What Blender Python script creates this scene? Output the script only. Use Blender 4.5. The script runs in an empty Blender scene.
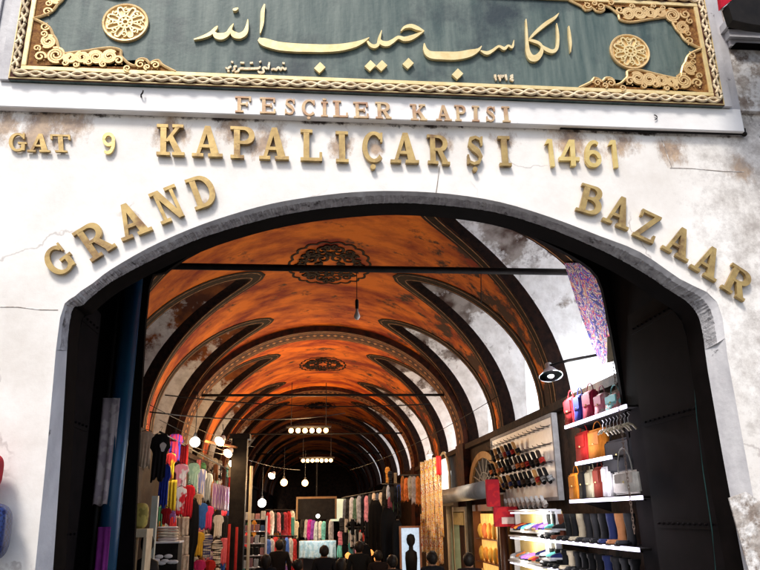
import bpy, bmesh, math, random
from math import sin, cos, pi, radians, sqrt, atan2, hypot
from mathutils import Vector, Matrix
random.seed(7)
S = bpy.context.scene
COL = S.collection

# ------------------------------------------------------------------ camera
CAMZ = 2.3
YAW, PITCH, ROLL, FPX = 0.09599, 0.31365, -0.01701, 708.1
cam_d = bpy.data.cameras.new('camera'); cam = bpy.data.objects.new('camera', cam_d); COL.objects.link(cam)
cam_d.sensor_width = 36; cam_d.lens = FPX / 760 * 36; cam_d.clip_start = .05; cam_d.clip_end = 800
FW = Vector((sin(YAW)*cos(PITCH), cos(YAW)*cos(PITCH), sin(PITCH)))
RT0 = Vector((cos(YAW), -sin(YAW), 0)); UP0 = RT0.cross(FW)
RT = cos(ROLL)*RT0 + sin(ROLL)*UP0; UP = -sin(ROLL)*RT0 + cos(ROLL)*UP0
m = Matrix((RT, UP, -FW)).transposed().to_4x4(); m.translation = (0, 0, CAMZ)
cam.matrix_world = m; S.camera = cam
# ------------------------------------------------------------------ world, sun, exposure
SUN_EL, SUN_AZ = radians(52), radians(205)      # azimuth clockwise from +Y
w = bpy.data.worlds.new('World'); S.world = w; w.use_nodes = True
nt = w.node_tree; nt.nodes.clear()
sky = nt.nodes.new('ShaderNodeTexSky'); sky.sky_type = 'NISHITA'; sky.sun_disc = False
sky.sun_elevation = SUN_EL; sky.sun_rotation = SUN_AZ; sky.dust_density = 3
bg = nt.nodes.new('ShaderNodeBackground'); bg.inputs[1].default_value = .1
wo = nt.nodes.new('ShaderNodeOutputWorld')
nt.links.new(sky.outputs[0], bg.inputs[0]); nt.links.new(bg.outputs[0], wo.inputs[0])
sd = bpy.data.lights.new('sun', 'SUN'); sd.energy = 1.5; sd.angle = radians(12); sd.color = (1, .96, .9)
sun = bpy.data.objects.new('sun', sd); COL.objects.link(sun)
dv = Vector((sin(SUN_AZ)*cos(SUN_EL), cos(SUN_AZ)*cos(SUN_EL), sin(SUN_EL)))
sun.rotation_euler = dv.to_track_quat('Z', 'Y').to_euler(); sun.location = (0, -10, 20)
S.view_settings.view_transform = 'Standard'; S.view_settings.look = 'None'
S.view_settings.exposure = 0.9; S.view_settings.gamma = 1; S.view_settings.use_curve_mapping = False
S.render.engine = 'CYCLES'; S.cycles.max_bounces = 7; S.cycles.use_denoising = True
S.cycles.sample_clamp_indirect = 4

# ------------------------------------------------------------------ sizes read off the photograph
D = 4.8                      # distance of the gate wall
XC, W, ZS, RISE = .25, 3.25, 3.8, 2.7    # vault axis, half width, springing, rise
def ray(px, py): return FW + (px-380)/FPX*RT - (py-285)/FPX*UP
O = Vector((0, 0, CAMZ))
def onY(px, py, Y): v = ray(px, py); return O + v*(Y/v.y)
def onX(px, py, X): v = ray(px, py); return O + v*(X/v.x)
def onZ(px, py, Z): v = ray(px, py); return O + v*((Z-CAMZ)/v.z)
def vhit(px, py):
    v = ray(px, py); z0 = ZS-CAMZ
    a = (v.x/W)**2+(v.z/RISE)**2; b = -2*(v.x*XC/W**2+v.z*z0/RISE**2); c = (XC/W)**2+(z0/RISE)**2-1
    return O + v*((-b+sqrt(max(0, b*b-4*a*c)))/2/a)

# ------------------------------------------------------------------ materials
def mat(name, col, col2=None, rough=.6, metal=0, scale=8, bump=0, bscale=40, emit=0, ecol=None, lo=.35, hi=.65, stretch=None, detail=6, col3=None, lo3=.6, hi3=.7, scale3=3, trans=0):
    m = bpy.data.materials.new(name); m.use_nodes = True; n = m.node_tree.nodes; l = m.node_tree.links
    b = n['Principled BSDF']; b.inputs['Roughness'].default_value = rough; b.inputs['Metallic'].default_value = metal
    b.inputs['Base Color'].default_value = (*col, 1)
    if max(col) < .035: b.inputs['Specular IOR Level'].default_value = .04 if max(col) < .006 else .15
    elif rough >= .7: b.inputs['Specular IOR Level'].default_value = .15
    if trans: b.inputs['Transmission Weight'].default_value = trans
    tc = n.new('ShaderNodeTexCoord'); vec = tc.outputs['Object']
    if stretch:
        mp = n.new('ShaderNodeMapping'); mp.inputs['Scale'].default_value = stretch; l.new(vec, mp.inputs[0]); vec2 = mp.outputs[0]
    else: vec2 = vec
    last = None
    if col2:
        t = n.new('ShaderNodeTexNoise'); t.inputs['Scale'].default_value = scale; t.inputs['Detail'].default_value = detail; t.inputs['Roughness'].default_value = .62
        l.new(vec2, t.inputs[0])
        r = n.new('ShaderNodeValToRGB'); r.color_ramp.elements[0].position = lo; r.color_ramp.elements[1].position = hi
        r.color_ramp.elements[0].color = (*col, 1); r.color_ramp.elements[1].color = (*col2, 1)
        l.new(t.outputs[0], r.inputs[0]); last = r.outputs[0]
        if col3:
            t3 = n.new('ShaderNodeTexNoise'); t3.inputs['Scale'].default_value = scale3; t3.inputs['Detail'].default_value = 10; t3.inputs['Roughness'].default_value = .7
            l.new(vec, t3.inputs[0])
            r3 = n.new('ShaderNodeValToRGB'); r3.color_ramp.elements[0].position = lo3; r3.color_ramp.elements[1].position = hi3
            r3.color_ramp.elements[0].color = (0, 0, 0, 1); r3.color_ramp.elements[1].color = (1, 1, 1, 1)
            l.new(t3.outputs[0], r3.inputs[0])
            mx = n.new('ShaderNodeMixRGB'); l.new(r3.outputs[0], mx.inputs[0]); l.new(last, mx.inputs[1]); mx.inputs[2].default_value = (*col3, 1)
            last = mx.outputs[0]
        l.new(last, b.inputs['Base Color'])
    if bump:
        t2 = n.new('ShaderNodeTexNoise'); t2.inputs['Scale'].default_value = bscale; t2.inputs['Detail'].default_value = 8
        l.new(vec, t2.inputs[0]); bp = n.new('ShaderNodeBump'); bp.inputs['Strength'].default_value = bump; bp.inputs['Distance'].default_value = .02
        l.new(t2.outputs[0], bp.inputs['Height']); l.new(bp.outputs[0], b.inputs['Normal'])
    if emit:
        b.inputs['Emission Strength'].default_value = emit; b.inputs['Emission Color'].default_value = (*(ecol or col), 1)
    return m

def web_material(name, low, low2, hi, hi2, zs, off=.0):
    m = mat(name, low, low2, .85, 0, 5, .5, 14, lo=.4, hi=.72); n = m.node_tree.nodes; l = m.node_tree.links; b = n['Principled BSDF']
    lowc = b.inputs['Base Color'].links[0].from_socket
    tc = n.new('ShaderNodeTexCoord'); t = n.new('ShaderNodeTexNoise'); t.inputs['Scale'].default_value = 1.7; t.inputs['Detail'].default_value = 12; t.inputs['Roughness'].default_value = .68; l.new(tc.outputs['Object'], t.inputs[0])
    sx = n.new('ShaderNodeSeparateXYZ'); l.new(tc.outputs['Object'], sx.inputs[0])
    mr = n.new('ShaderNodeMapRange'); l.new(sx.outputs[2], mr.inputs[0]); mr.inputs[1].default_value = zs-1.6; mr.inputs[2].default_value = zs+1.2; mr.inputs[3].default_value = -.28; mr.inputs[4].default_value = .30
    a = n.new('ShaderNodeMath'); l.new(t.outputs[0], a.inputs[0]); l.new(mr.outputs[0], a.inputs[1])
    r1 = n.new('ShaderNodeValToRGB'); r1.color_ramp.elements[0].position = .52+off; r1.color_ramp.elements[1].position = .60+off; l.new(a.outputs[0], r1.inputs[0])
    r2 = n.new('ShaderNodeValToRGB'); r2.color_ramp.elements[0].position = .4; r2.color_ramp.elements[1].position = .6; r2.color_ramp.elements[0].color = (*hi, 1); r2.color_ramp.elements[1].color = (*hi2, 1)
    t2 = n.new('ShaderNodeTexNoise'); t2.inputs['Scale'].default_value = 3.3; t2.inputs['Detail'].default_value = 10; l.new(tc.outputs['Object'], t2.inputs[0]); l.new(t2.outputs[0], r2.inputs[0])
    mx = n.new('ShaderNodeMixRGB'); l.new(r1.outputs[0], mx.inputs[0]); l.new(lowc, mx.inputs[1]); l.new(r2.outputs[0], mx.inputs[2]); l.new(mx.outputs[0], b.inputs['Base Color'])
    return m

def wall_material():
    m = bpy.data.materials.new('stained_white_marble'); m.use_nodes = True; n = m.node_tree.nodes; l = m.node_tree.links
    b = n['Principled BSDF']; b.inputs['Roughness'].default_value = .55
    tc = n.new('ShaderNodeTexCoord'); vec = tc.outputs['Object']
    def noise(s, d, r, st=None):
        t = n.new('ShaderNodeTexNoise'); t.inputs['Scale'].default_value = s; t.inputs['Detail'].default_value = d; t.inputs['Roughness'].default_value = r
        if st:
            mp = n.new('ShaderNodeMapping'); mp.inputs['Scale'].default_value = st; l.new(vec, mp.inputs[0]); l.new(mp.outputs[0], t.inputs[0])
        else: l.new(vec, t.inputs[0])
        return t.outputs[0]
    def ramp(v, a, c, ca=(0, 0, 0), cb=(1, 1, 1)):
        r = n.new('ShaderNodeValToRGB'); e = r.color_ramp.elements; e[0].position = a; e[1].position = c; e[0].color = (*ca, 1); e[1].color = (*cb, 1)
        l.new(v, r.inputs[0]); return r.outputs[0]
    def mth(op, a, c):
        k = n.new('ShaderNodeMath'); k.operation = op
        for i, q in enumerate((a, c)):
            if isinstance(q, (int, float)): k.inputs[i].default_value = q
            else: l.new(q, k.inputs[i])
        return k.outputs[0]
    def mix(f, a, c):
        k = n.new('ShaderNodeMixRGB')
        l.new(f, k.inputs[0])
        for i, q in ((1, a), (2, c)):
            if isinstance(q, tuple): k.inputs[i].default_value = (*q, 1)
            else: l.new(q, k.inputs[i])
        return k.outputs[0]
    base = ramp(noise(1.3, 9, .68), .42, .74, (.88, .855, .82), (.68, .635, .585))
    sep = n.new('ShaderNodeSeparateXYZ'); l.new(vec, sep.inputs[0]); x, z = sep.outputs[0], sep.outputs[2]
    # rust and soot washed down from under the ledge
    up = n.new('ShaderNodeMapRange'); l.new(z, up.inputs[0]); up.inputs[1].default_value = 4.62; up.inputs[2].default_value = 5.02
    streak = noise(2.4, 9, .72, (1, 1, .55))
    acc = None
    for px, py, rd in ((40, 128, .34), (75, 125, .22), (8, 125, .25), (172, 132, .22), (205, 205, .10), (235, 128, .20), (270, 140, .24), (342, 145, .17), (375, 150, .10), (440, 145, .14), (505, 142, .16), (570, 140, .22), (620, 145, .26), (670, 150, .22), (745, 170, .2)):
        q = onY(px, py, D); dn = n.new('ShaderNodeVectorMath'); dn.operation = 'DISTANCE'; l.new(vec, dn.inputs[0]); dn.inputs[1].default_value = q
        mr = n.new('ShaderNodeMapRange'); l.new(dn.outputs['Value'], mr.inputs[0]); mr.inputs[1].default_value = rd*1.25; mr.inputs[2].default_value = 0; mr.clamp = True
        acc = mr.outputs[0] if acc is None else mth('MAXIMUM', acc, mr.outputs[0])
    rust = ramp(mth('ADD', mth('MULTIPLY', acc, .42), mth('MULTIPLY', noise(4.2, 12, .78, (1, 1, .6)), .95)), .66, .80)
    base = mix(mth('MULTIPLY', rust, .85), base, ramp(noise(9, 6, .7), .4, .62, (.46, .30, .17), (.20, .115, .07)))
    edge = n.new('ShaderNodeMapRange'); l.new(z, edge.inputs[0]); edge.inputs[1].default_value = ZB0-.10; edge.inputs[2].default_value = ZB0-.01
    soot_and_shade = ramp(mth('MULTIPLY', noise(7, 9, .75), edge.outputs[0]), .47, .58)
    base = mix(soot_and_shade, base, (.05, .035, .03))
    # weathered grey patches, stronger to the right
    rx = n.new('ShaderNodeMapRange'); l.new(x, rx.inputs[0]); rx.inputs[1].default_value = 1.8; rx.inputs[2].default_value = 3.5
    grey = ramp(mth('MULTIPLY', noise(6, 12, .8), mth('ADD', rx.outputs[0], .35)), .50, .80)
    base = mix(mth('MULTIPLY', grey, .8), base, (.30, .26, .23))
    # fine specks and hairline cracks
    sp = ramp(noise(26, 12, .8), .66, .73)
    base = mix(mth('MULTIPLY', sp, ramp(noise(2.2, 3, .5), .52, .62)), base, (.22, .17, .15))
    vo = n.new('ShaderNodeTexVoronoi'); vo.feature = 'DISTANCE_TO_EDGE'; vo.inputs['Scale'].default_value = .75
    wp = n.new('ShaderNodeMixRGB'); wp.blend_type = 'ADD'; wp.inputs[0].default_value = .35
    nz = n.new('ShaderNodeTexNoise'); nz.inputs['Scale'].default_value = 4; nz.inputs['Detail'].default_value = 8; l.new(vec, nz.inputs[0])
    l.new(vec, wp.inputs[1]); l.new(nz.outputs['Color'], wp.inputs[2]); l.new(wp.outputs[0], vo.inputs['Vector'])
    crack = ramp(vo.outputs['Distance'], .002, .007, (1, 1, 1), (0, 0, 0))
    base = mix(mth('MULTIPLY', mth('MULTIPLY', crack, .55), ramp(noise(1.7, 4, .5), .50, .58)), base, (.32, .27, .25))
    l.new(base, b.inputs['Base Color'])
    bp = n.new('ShaderNodeBump'); bp.inputs['Strength'].default_value = .25; bp.inputs['Distance'].default_value = .01
    l.new(noise(18, 10, .7), bp.inputs['Height']); l.new(bp.outputs[0], b.inputs['Normal'])
    return m

ZB0 = (onY(0, 107, D-.07).z+onY(745, 131, D-.07).z)/2
M = {}
M['marble'] = wall_material()
M['band'] = mat('clean_white_marble', (.90, .89, .88), (.80, .785, .775), .5, 0, 3, .12, 20, col3=(.40, .36, .34), lo3=.66, hi3=.74, scale3=7)
M['rim'] = mat('worn_grey_arch_edge', (.50, .49, .50), (.28, .27, .28), .9, 0, 16, .6, 45, col3=(.10, .09, .09), lo3=.56, hi3=.66, scale3=13)
M['rough_stone'] = mat('patchy_old_plaster', (.52, .48, .44), (.20, .15, .12), .85, 0, 7, .7, 22, col3=(.75, .73, .71), lo3=.5, hi3=.6, scale3=6)
M['jamb'] = mat('grey_marble_reveal', (.62, .61, .62), (.42, .41, .43), .55, 0, 5, .2, 20, stretch=(1, 1, .4), col3=(.10, .09, .10), lo3=.63, hi3=.68, scale3=5)
M['soot_and_shade'] = mat('unlit_black_stone', (.004, .0035, .0035), (.008, .006, .006), .95, 0, 5)  # near-black base puts the passage's deep shade into the stone colour
M['door'] = mat('black_iron_door', (.004, .0035, .004), (.008, .006, .007), .8, 0, 4)
M['gold'] = mat('gilded_relief', (.80, .58, .28), (.62, .40, .17), .42, .25, 18, .08, 50)
M['palegold'] = mat('pale_gilt_lettering', (.85, .70, .38), (.72, .55, .25), .38, .2, 14, .04, 50)
M['goldplate'] = mat('dark_gilt_ground', (.34, .17, .05), (.14, .05, .02), .7, .1, 25, .4, 60)  # dark red-brown gilt backing behind the corner scrollwork
M['whitegold'] = mat('cream_gilt_rope', (.80, .68, .47), (.66, .50, .30), .5, .1, 20, .3, 60)
M['darkground'] = mat('dark_rope_backing', (.08, .03, .03), (.15, .07, .04), .8, 0, 20)
M['bronze'] = mat('aged_brass_letter', (.52, .37, .14), (.33, .22, .08), .42, .4, 9, .06, 40, col3=(.17, .09, .04), lo3=.52, hi3=.68, scale3=5)
M['brightbrass'] = mat('bright_brass_letter', (.80, .62, .25), (.66, .48, .16), .38, .35, 9, .1, 60)
M['rosegilt'] = mat('reddish_gilt_letter', (.62, .47, .26), (.40, .22, .13), .5, .2, 9, .05, 60)
M['panel'] = mat('weathered_green_panel', (.018, .055, .054), (.135, .175, .155), .55, 0, 2.2, .1, 30, stretch=(5, 1, .55), lo=.30, hi=.66, detail=9, col3=(.006, .022, .030), lo3=.50, hi3=.66, scale3=1.1)
M['vault'] = mat('orange_painted_plaster', (.70, .165, .012), (.22, .022, .006), .8, 0, 1.3, .4, 12, stretch=(.8, 1.3, 1), lo=.40, hi=.62, detail=14, col3=(.045, .018, .010), lo3=.575, hi3=.66, scale3=2.2)
_m = M['vault'].node_tree; _mx = [q for q in _m.nodes if q.type == 'MIX_RGB'][0]; _r3 = _mx.inputs[0].links[0].from_node; _src = _r3.inputs[0].links[0].from_socket
_tc = _m.nodes.new('ShaderNodeTexCoord'); _sx = _m.nodes.new('ShaderNodeSeparateXYZ'); _m.links.new(_tc.outputs['Object'], _sx.inputs[0])
_mr = _m.nodes.new('ShaderNodeMapRange'); _m.links.new(_sx.outputs[0], _mr.inputs[0]); _mr.inputs[1].default_value = 1.2; _mr.inputs[2].default_value = 3.2; _mr.inputs[4].default_value = .15
_ad = _m.nodes.new('ShaderNodeMath'); _m.links.new(_src, _ad.inputs[0]); _m.links.new(_mr.outputs[0], _ad.inputs[1]); _m.links.new(_ad.outputs[0], _r3.inputs[0])
M['web'] = mat('flaking_whitewash', (.80, .79, .78), (.48, .45, .43), .8, 0, 4, .5, 14, lo=.42, hi=.75, col3=(.08, .045, .03), lo3=.55, hi3=.60, scale3=1.5)
M['border'] = mat('black_painted_border', (.005, .004, .004), (.022, .010, .007), .7, 0, 14)
M['tan'] = mat('ochre_painted_line', (.45, .22, .08), (.16, .06, .03), .7, 0, 9)
M['rib'] = mat('dark_painted_rib', (.012, .007, .006), (.07, .018, .009), .75, 0, 7, .3, 20)
M['pane'] = mat('daylit_window_glass', (.85, .88, .92), emit=1.1, ecol=(.93, .96, 1))
_n = M['pane'].node_tree.nodes; _l = M['pane'].node_tree.links; _t = _n.new('ShaderNodeTexNoise'); _t.inputs['Scale'].default_value = 2.2; _t.inputs['Detail'].default_value = 10; _c = _n.new('ShaderNodeTexCoord'); _l.new(_c.outputs['Object'], _t.inputs[0])
_r = _n.new('ShaderNodeValToRGB'); _r.color_ramp.elements[0].position = .35; _r.color_ramp.elements[1].position = .62; _r.color_ramp.elements[0].color = (.38, .37, .38, 1); _r.color_ramp.elements[1].color = (.9, .93, 1, 1); _l.new(_t.outputs[0], _r.inputs[0]); _l.new(_r.outputs[0], _n['Principled BSDF'].inputs['Emission Color'])
M['dimpane'] = mat('dim_window_glass', (.12, .09, .07), rough=.3)  # darkened glass keeps the left panes from glowing like the right ones
M['brownweb'] = mat('shaded_ochre_web', (.30, .10, .03), (.10, .035, .018), .8, 0, 3, .5, 14, col3=(.42, .38, .34), lo3=.54, hi3=.6, scale3=1.6)
M['shopwall'] = mat('dark_shop_wall', (.012, .009, .008), (.03, .018, .012), .8, 0, 5, .3, 20)
M['brownwall'] = mat('grimy_brown_plaster', (.05, .025, .014), (.012, .008, .006), .85, 0, 5, .5, 16)
M['floor'] = mat('worn_grey_paving', (.07, .065, .06), (.11, .10, .095), .6, 0, 3)
M['iron'] = mat('black_iron', (.010, .009, .009), (.02, .017, .015), .6, .3, 8)
M['ironwire'] = mat('dark_cable', (.015, .012, .012), rough=.7)
M['bluepaint'] = mat('dark_blue_painted_steel', (.010, .035, .11), (.012, .085, .15), .35, .2, 2.5, stretch=(1, 1, .5))
M['white'] = mat('white_painted_metal', (.8, .8, .82), (.68, .68, .7), .4, 0, 8)
M['lilac'] = mat('lilac_lit_tube', (.85, .82, 1), emit=1.0, ecol=(.82, .78, 1))
M['warmbulb'] = mat('lit_warm_bulb', (1, .85, .6), emit=3.2, ecol=(1, .52, .20))
M['coolbulb'] = mat('lit_white_bulb', (1, .97, .9), emit=8, ecol=(1, .95, .84))
M['glassbulb'] = mat('unlit_glass_bulb', (.55, .5, .45), rough=.15)
M['goldglow'] = mat('lit_golden_shop_interior', (.9, .55, .15), (.55, .22, .05), .5, 0, 10, emit=0)
M['wood'] = mat('varnished_brown_wood', (.16, .06, .025), (.09, .03, .015), .4, 0, 6, stretch=(1, 1, .2))
M['cream'] = mat('cream_painted_wood', (.62, .55, .40), (.5, .42, .28), .6, 0, 6)
M['skinhair'] = mat('dark_hair', (.012, .009, .008), (.02, .015, .012), .5, 0, 30)
_cm = {}
def cm(c, c2=None, scale=10, st=None):
    k = (tuple(c), tuple(c2) if c2 else None, scale, st)
    if k not in _cm:
        c2 = c2 or tuple(max(0, q*.72) for q in c)
        _cm[k] = mat('dyed_fabric', c, c2, .75, 0, scale, .15, 60, stretch=st, lo=.47 if k[1] else .35, hi=.53 if k[1] else .65, detail=1.5 if k[1] else 6)
    return _cm[k]

# ------------------------------------------------------------------ mesh helpers
def newbm(): return bmesh.new()
def obj(name, bm, m, parent=None, smooth=False):
    me = bpy.data.meshes.new(name)
    bmesh.ops.recalc_face_normals(bm, faces=bm.faces[:])
    bm.to_mesh(me); bm.free()
    if smooth:
        for p in me.polygons: p.use_smooth = True
    me.materials.append(m if not isinstance(m, str) else M[m])
    o = bpy.data.objects.new(name, me); COL.objects.link(o)
    if parent: o.parent = parent
    return o
def tag(o, label, cat, group=None, kind=None):
    if label: o['label'] = label
    if cat: o['category'] = cat
    if group: o['group'] = group
    if kind: o['kind'] = kind
    return o
def thing(name, label, cat, loc=(0, 0, 0), rz=0, group=None):
    o = bpy.data.objects.new(name, None); o.empty_display_size = .1; COL.objects.link(o)
    o.location = loc; o.rotation_euler = (0, 0, rz); return tag(o, label, cat, group)
def box(bm, x0, x1, y0, y1, z0, z1, mt=None):
    v = [bm.verts.new(p) for p in ((x0, y0, z0), (x1, y0, z0), (x1, y1, z0), (x0, y1, z0), (x0, y0, z1), (x1, y0, z1), (x1, y1, z1), (x0, y1, z1))]
    if mt is not None:
        for q in v: q.co = mt @ q.co
    for f in ((3, 2, 1, 0), (4, 5, 6, 7), (0, 1, 5, 4), (1, 2, 6, 5), (2, 3, 7, 6), (3, 0, 4, 7)): bm.faces.new([v[i] for i in f])
    return v
def tube(bm, pts, r, n=8, cap=True):
    pts = [Vector(p) for p in pts]; rings = []
    for i, p in enumerate(pts):
        t = (pts[min(i+1, len(pts)-1)]-pts[max(i-1, 0)])
        if t.length < 1e-9: t = Vector((0, 0, 1))
        t.normalize()
        a = t.cross(Vector((0, 0, 1)));
        if a.length < .05: a = t.cross(Vector((1, 0, 0)))
        a.normalize(); b = t.cross(a)
        rr = r[i] if isinstance(r, (list, tuple)) else r
        rings.append([bm.verts.new(p+rr*(cos(2*pi*k/n)*a+sin(2*pi*k/n)*b)) for k in range(n)])
    for i in range(len(rings)-1):
        for k in range(n):
            bm.faces.new((rings[i][k], rings[i][(k+1) % n], rings[i+1][(k+1) % n], rings[i+1][k]))
    if cap: bm.faces.new(rings[0]); bm.faces.new(rings[-1][::-1])
def lathe(bm, prof, n=20, mt=None):
    rings = []
    for r, z in prof:
        rings.append([bm.verts.new((max(r, .0005)*cos(2*pi*k/n), max(r, .0005)*sin(2*pi*k/n), z)) for k in range(n)])
    if mt is not None:
        for g in rings:
            for q in g: q.co = mt @ q.co
    for i in range(len(rings)-1):
        for k in range(n):
            bm.faces.new((rings[i][k], rings[i][(k+1) % n], rings[i+1][(k+1) % n], rings[i+1][k]))
    bm.faces.new(rings[0]); bm.faces.new(rings[-1][::-1])
def slab(bm, pts, n, t, b=0.0):
    """flat polygon raised from the surface by t along n"""
    n = Vector(n); f = [bm.verts.new(Vector(p)+n*t) for p in pts]; g = [bm.verts.new(Vector(p)+n*b) for p in pts]
    bm.faces.new(f)
    k = len(pts)
    for i in range(k): bm.faces.new((f[i], g[i], g[(i+1) % k], f[(i+1) % k]))
def strip(bm, L, R, N, t, b=0.0):
    """ribbon between two 3D point lists, raised by t along normals N"""
    k = len(L); nn = [Vector(q) for q in N] if isinstance(N, list) else [Vector(N)]*k
    A = [bm.verts.new(Vector(L[i])+nn[i]*t) for i in range(k)]; B = [bm.verts.new(Vector(R[i])+nn[i]*t) for i in range(k)]
    C_ = [bm.verts.new(Vector(L[i])+nn[i]*b) for i in range(k)]; E_ = [bm.verts.new(Vector(R[i])+nn[i]*b) for i in range(k)]
    for i in range(k-1):
        bm.faces.new((A[i], A[i+1], B[i+1], B[i])); bm.faces.new((A[i], C_[i], C_[i+1], A[i+1])); bm.faces.new((B[i], B[i+1], E_[i+1], E_[i]))
    bm.faces.new((A[0], B[0], E_[0], C_[0])); bm.faces.new((A[-1], C_[-1], E_[-1], B[-1]))
def smooth2(pts, sub=6):
    """Catmull-Rom through tuples of any dimension"""
    P = [pts[0]]+list(pts)+[pts[-1]]; out = []
    for i in range(1, len(P)-2):
        for s in range(sub):
            t = s/sub
            out.append(tuple(.5*((2*b)+(-a+c)*t+(2*a-5*b+4*c-d)*t*t+(-a+3*b-3*c+d)*t**3) for a, b, c, d in zip(P[i-1], P[i], P[i+1], P[i+2])))
    out.append(tuple(pts[-1])); return out
def ribbon(bm, pts, mp, n, t, b=0.0):
    """pts: (u,v,halfwidth) in 2D; mp maps (u,v) to 3D"""
    L, R = [], []
    for i, (x, y, h) in enumerate(pts):
        x0, y0 = pts[max(i-1, 0)][:2]; x1, y1 = pts[min(i+1, len(pts)-1)][:2]
        dx, dy = x1-x0, y1-y0; q = hypot(dx, dy) or 1
        L.append(mp(x-dy/q*h, y+dx/q*h)); R.append(mp(x+dy/q*h, y-dx/q*h))
    strip(bm, L, R, n, t, b)

# ------------------------------------------------------------------ setting: ground
bm = newbm(); box(bm, -60, 60, -60, 120, -.25, 0); tag(obj('ground', bm, 'floor'), 'worn grey stone paving under the gate and street', 'ground', kind='structure')

# ------------------------------------------------------------------ gate wall with arched opening
outer = [(35, 570), (48, 440), (60, 318), (75, 296), (93, 283), (110, 270), (148, 248), (190, 229), (230, 215), (270, 204), (310, 197), (355, 192), (400, 191), (450, 194), (500, 202), (550, 217), (600, 236), (640, 252), (680, 279), (717, 302), (728, 360), (742, 435), (762, 545)]
inner = [(53, 570), (62, 440), (70, 320), (83, 305), (100, 290), (118, 278), (156, 258), (196, 240), (236, 227), (274, 217), (312, 210), (356, 205), (400, 203), (450, 206), (498, 213), (545, 227), (592, 246), (630, 265), (666, 288), (697, 314), (708, 372), (722, 452), (744, 570)]
Op = smooth2([tuple(onY(a, b, D)) for a, b in outer], 3); Ip = smooth2([tuple(onY(a, b, D+.13)) for a, b in inner], 3)
Op[0] = (Op[0][0], D, 0) if False else Op[0]
Op = [(Op[0][0], D, 0.0)]+Op+[(Op[-1][0], D, 0.0)]; Ip = [(Ip[0][0], D+.13, 0.0)]+Ip+[(Ip[-1][0], D+.13, 0.0)]
XL, XR, ZT = -5.5, 7.5, 9.0
gate = thing('gate_wall', 'stained white marble gate wall pierced by a wide low arch', 'gate', (0, D, 0))
def rel(bm, o):
    for v in bm.verts: v.co -= Vector(o.location)
bm = newbm(); n = len(Op); oi = [bm.verts.new(p) for p in Op]; out = []
iL = min(range(n), key=lambda i: abs(Op[i][0]-Op[0][0]) + abs(Op[i][2]-3.42)); 
for i, p in enumerate(Op):
    if p[2] < 3.56 and p[0] < 0: q = (XL, D, p[2])
    elif p[2] < 3.56: q = (XR, D, p[2])
    else: q = (XL+(XR-XL)*((p[0]+1.75)/4.75), D, ZT)
    out.append(bm.verts.new(q))
for i in range(n-1):
    a, b = out[i].co, out[i+1].co
    if abs(a.z-b.z) > 2 and (a.z == ZT) != (b.z == ZT):
        c = bm.verts.new((XL if a.x < 0 else XR, D, ZT)); bm.faces.new((oi[i], oi[i+1], out[i+1], c, out[i]))
    else: bm.faces.new((oi[i], oi[i+1], out[i+1], out[i]))
rel(bm, gate); 
g = obj('wall', bm, 'marble', gate)
# keep the procedural stains in world space
for v in g.data.vertices: v.co += Vector((0, D, 0))
g.location = (0, -D, 0)
bm = newbm(); i0 = next(i for i, p in enumerate(Op) if p[2] > 3.5 and i > 3)
def seg(bm, A, B):
    va = [bm.verts.new(Vector(p)) for p in A]; vb = [bm.verts.new(Vector(p)) for p in B]
    for i in range(len(A)-1): bm.faces.new((va[i], va[i+1], vb[i+1], vb[i]))
kL = next(i for i, p in enumerate(Op) if p[2] > 3.56); kR = max(i for i, p in enumerate(Op) if p[2] > 3.56)
def jag(P, amp):
    r = []
    for i, p in enumerate(P): r.append((p[0]+random.uniform(-amp, amp), p[1], p[2]+random.uniform(-amp, amp)))
    return r
def dense(P, k=9): return smooth2([tuple(p) for p in P], k)
A = dense(Op[kL-1:kR+2]); Bq = jag(dense(Ip[kL-1:kR+2]), .0018); C1 = [(a[0], D+.36, a[2]) for a in Bq]
mid = [((a[0]+b[0])/2+random.uniform(-.004, .004), D+.035, (a[2]+b[2])/2+random.uniform(-.005, .005)) for a, b in zip(A, Bq)]
A = [tuple(Vector(a)) for a in A]
seg(bm, A, mid); rel(bm, gate); o = obj('arch_edge', bm, 'jamb', gate, True); o['label'] = 'smooth grey outer edge of the arch'
bm = newbm(); seg(bm, mid, Bq); rel(bm, gate); o = obj('arch_edge', bm, 'rim', gate, False); o['label'] = 'worn rough dark inner edge of the arch'
bm = newbm(); C0 = dense(Ip[kL-1:kR+2]); seg(bm, [(a[0], a[1]+.004, a[2]) for a in C0], [(a[0], D+.36, a[2]) for a in C0]); rel(bm, gate); obj('soffit', bm, 'soot_and_shade', gate)
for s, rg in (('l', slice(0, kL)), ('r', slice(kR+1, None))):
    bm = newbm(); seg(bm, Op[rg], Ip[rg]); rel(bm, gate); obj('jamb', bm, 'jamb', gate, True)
    bm = newbm(); seg(bm, Ip[rg], [(p[0], D+.36, p[2]) for p in Ip[rg]]); rel(bm, gate); obj('door_reveal', bm, 'soot_and_shade', gate)
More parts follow.
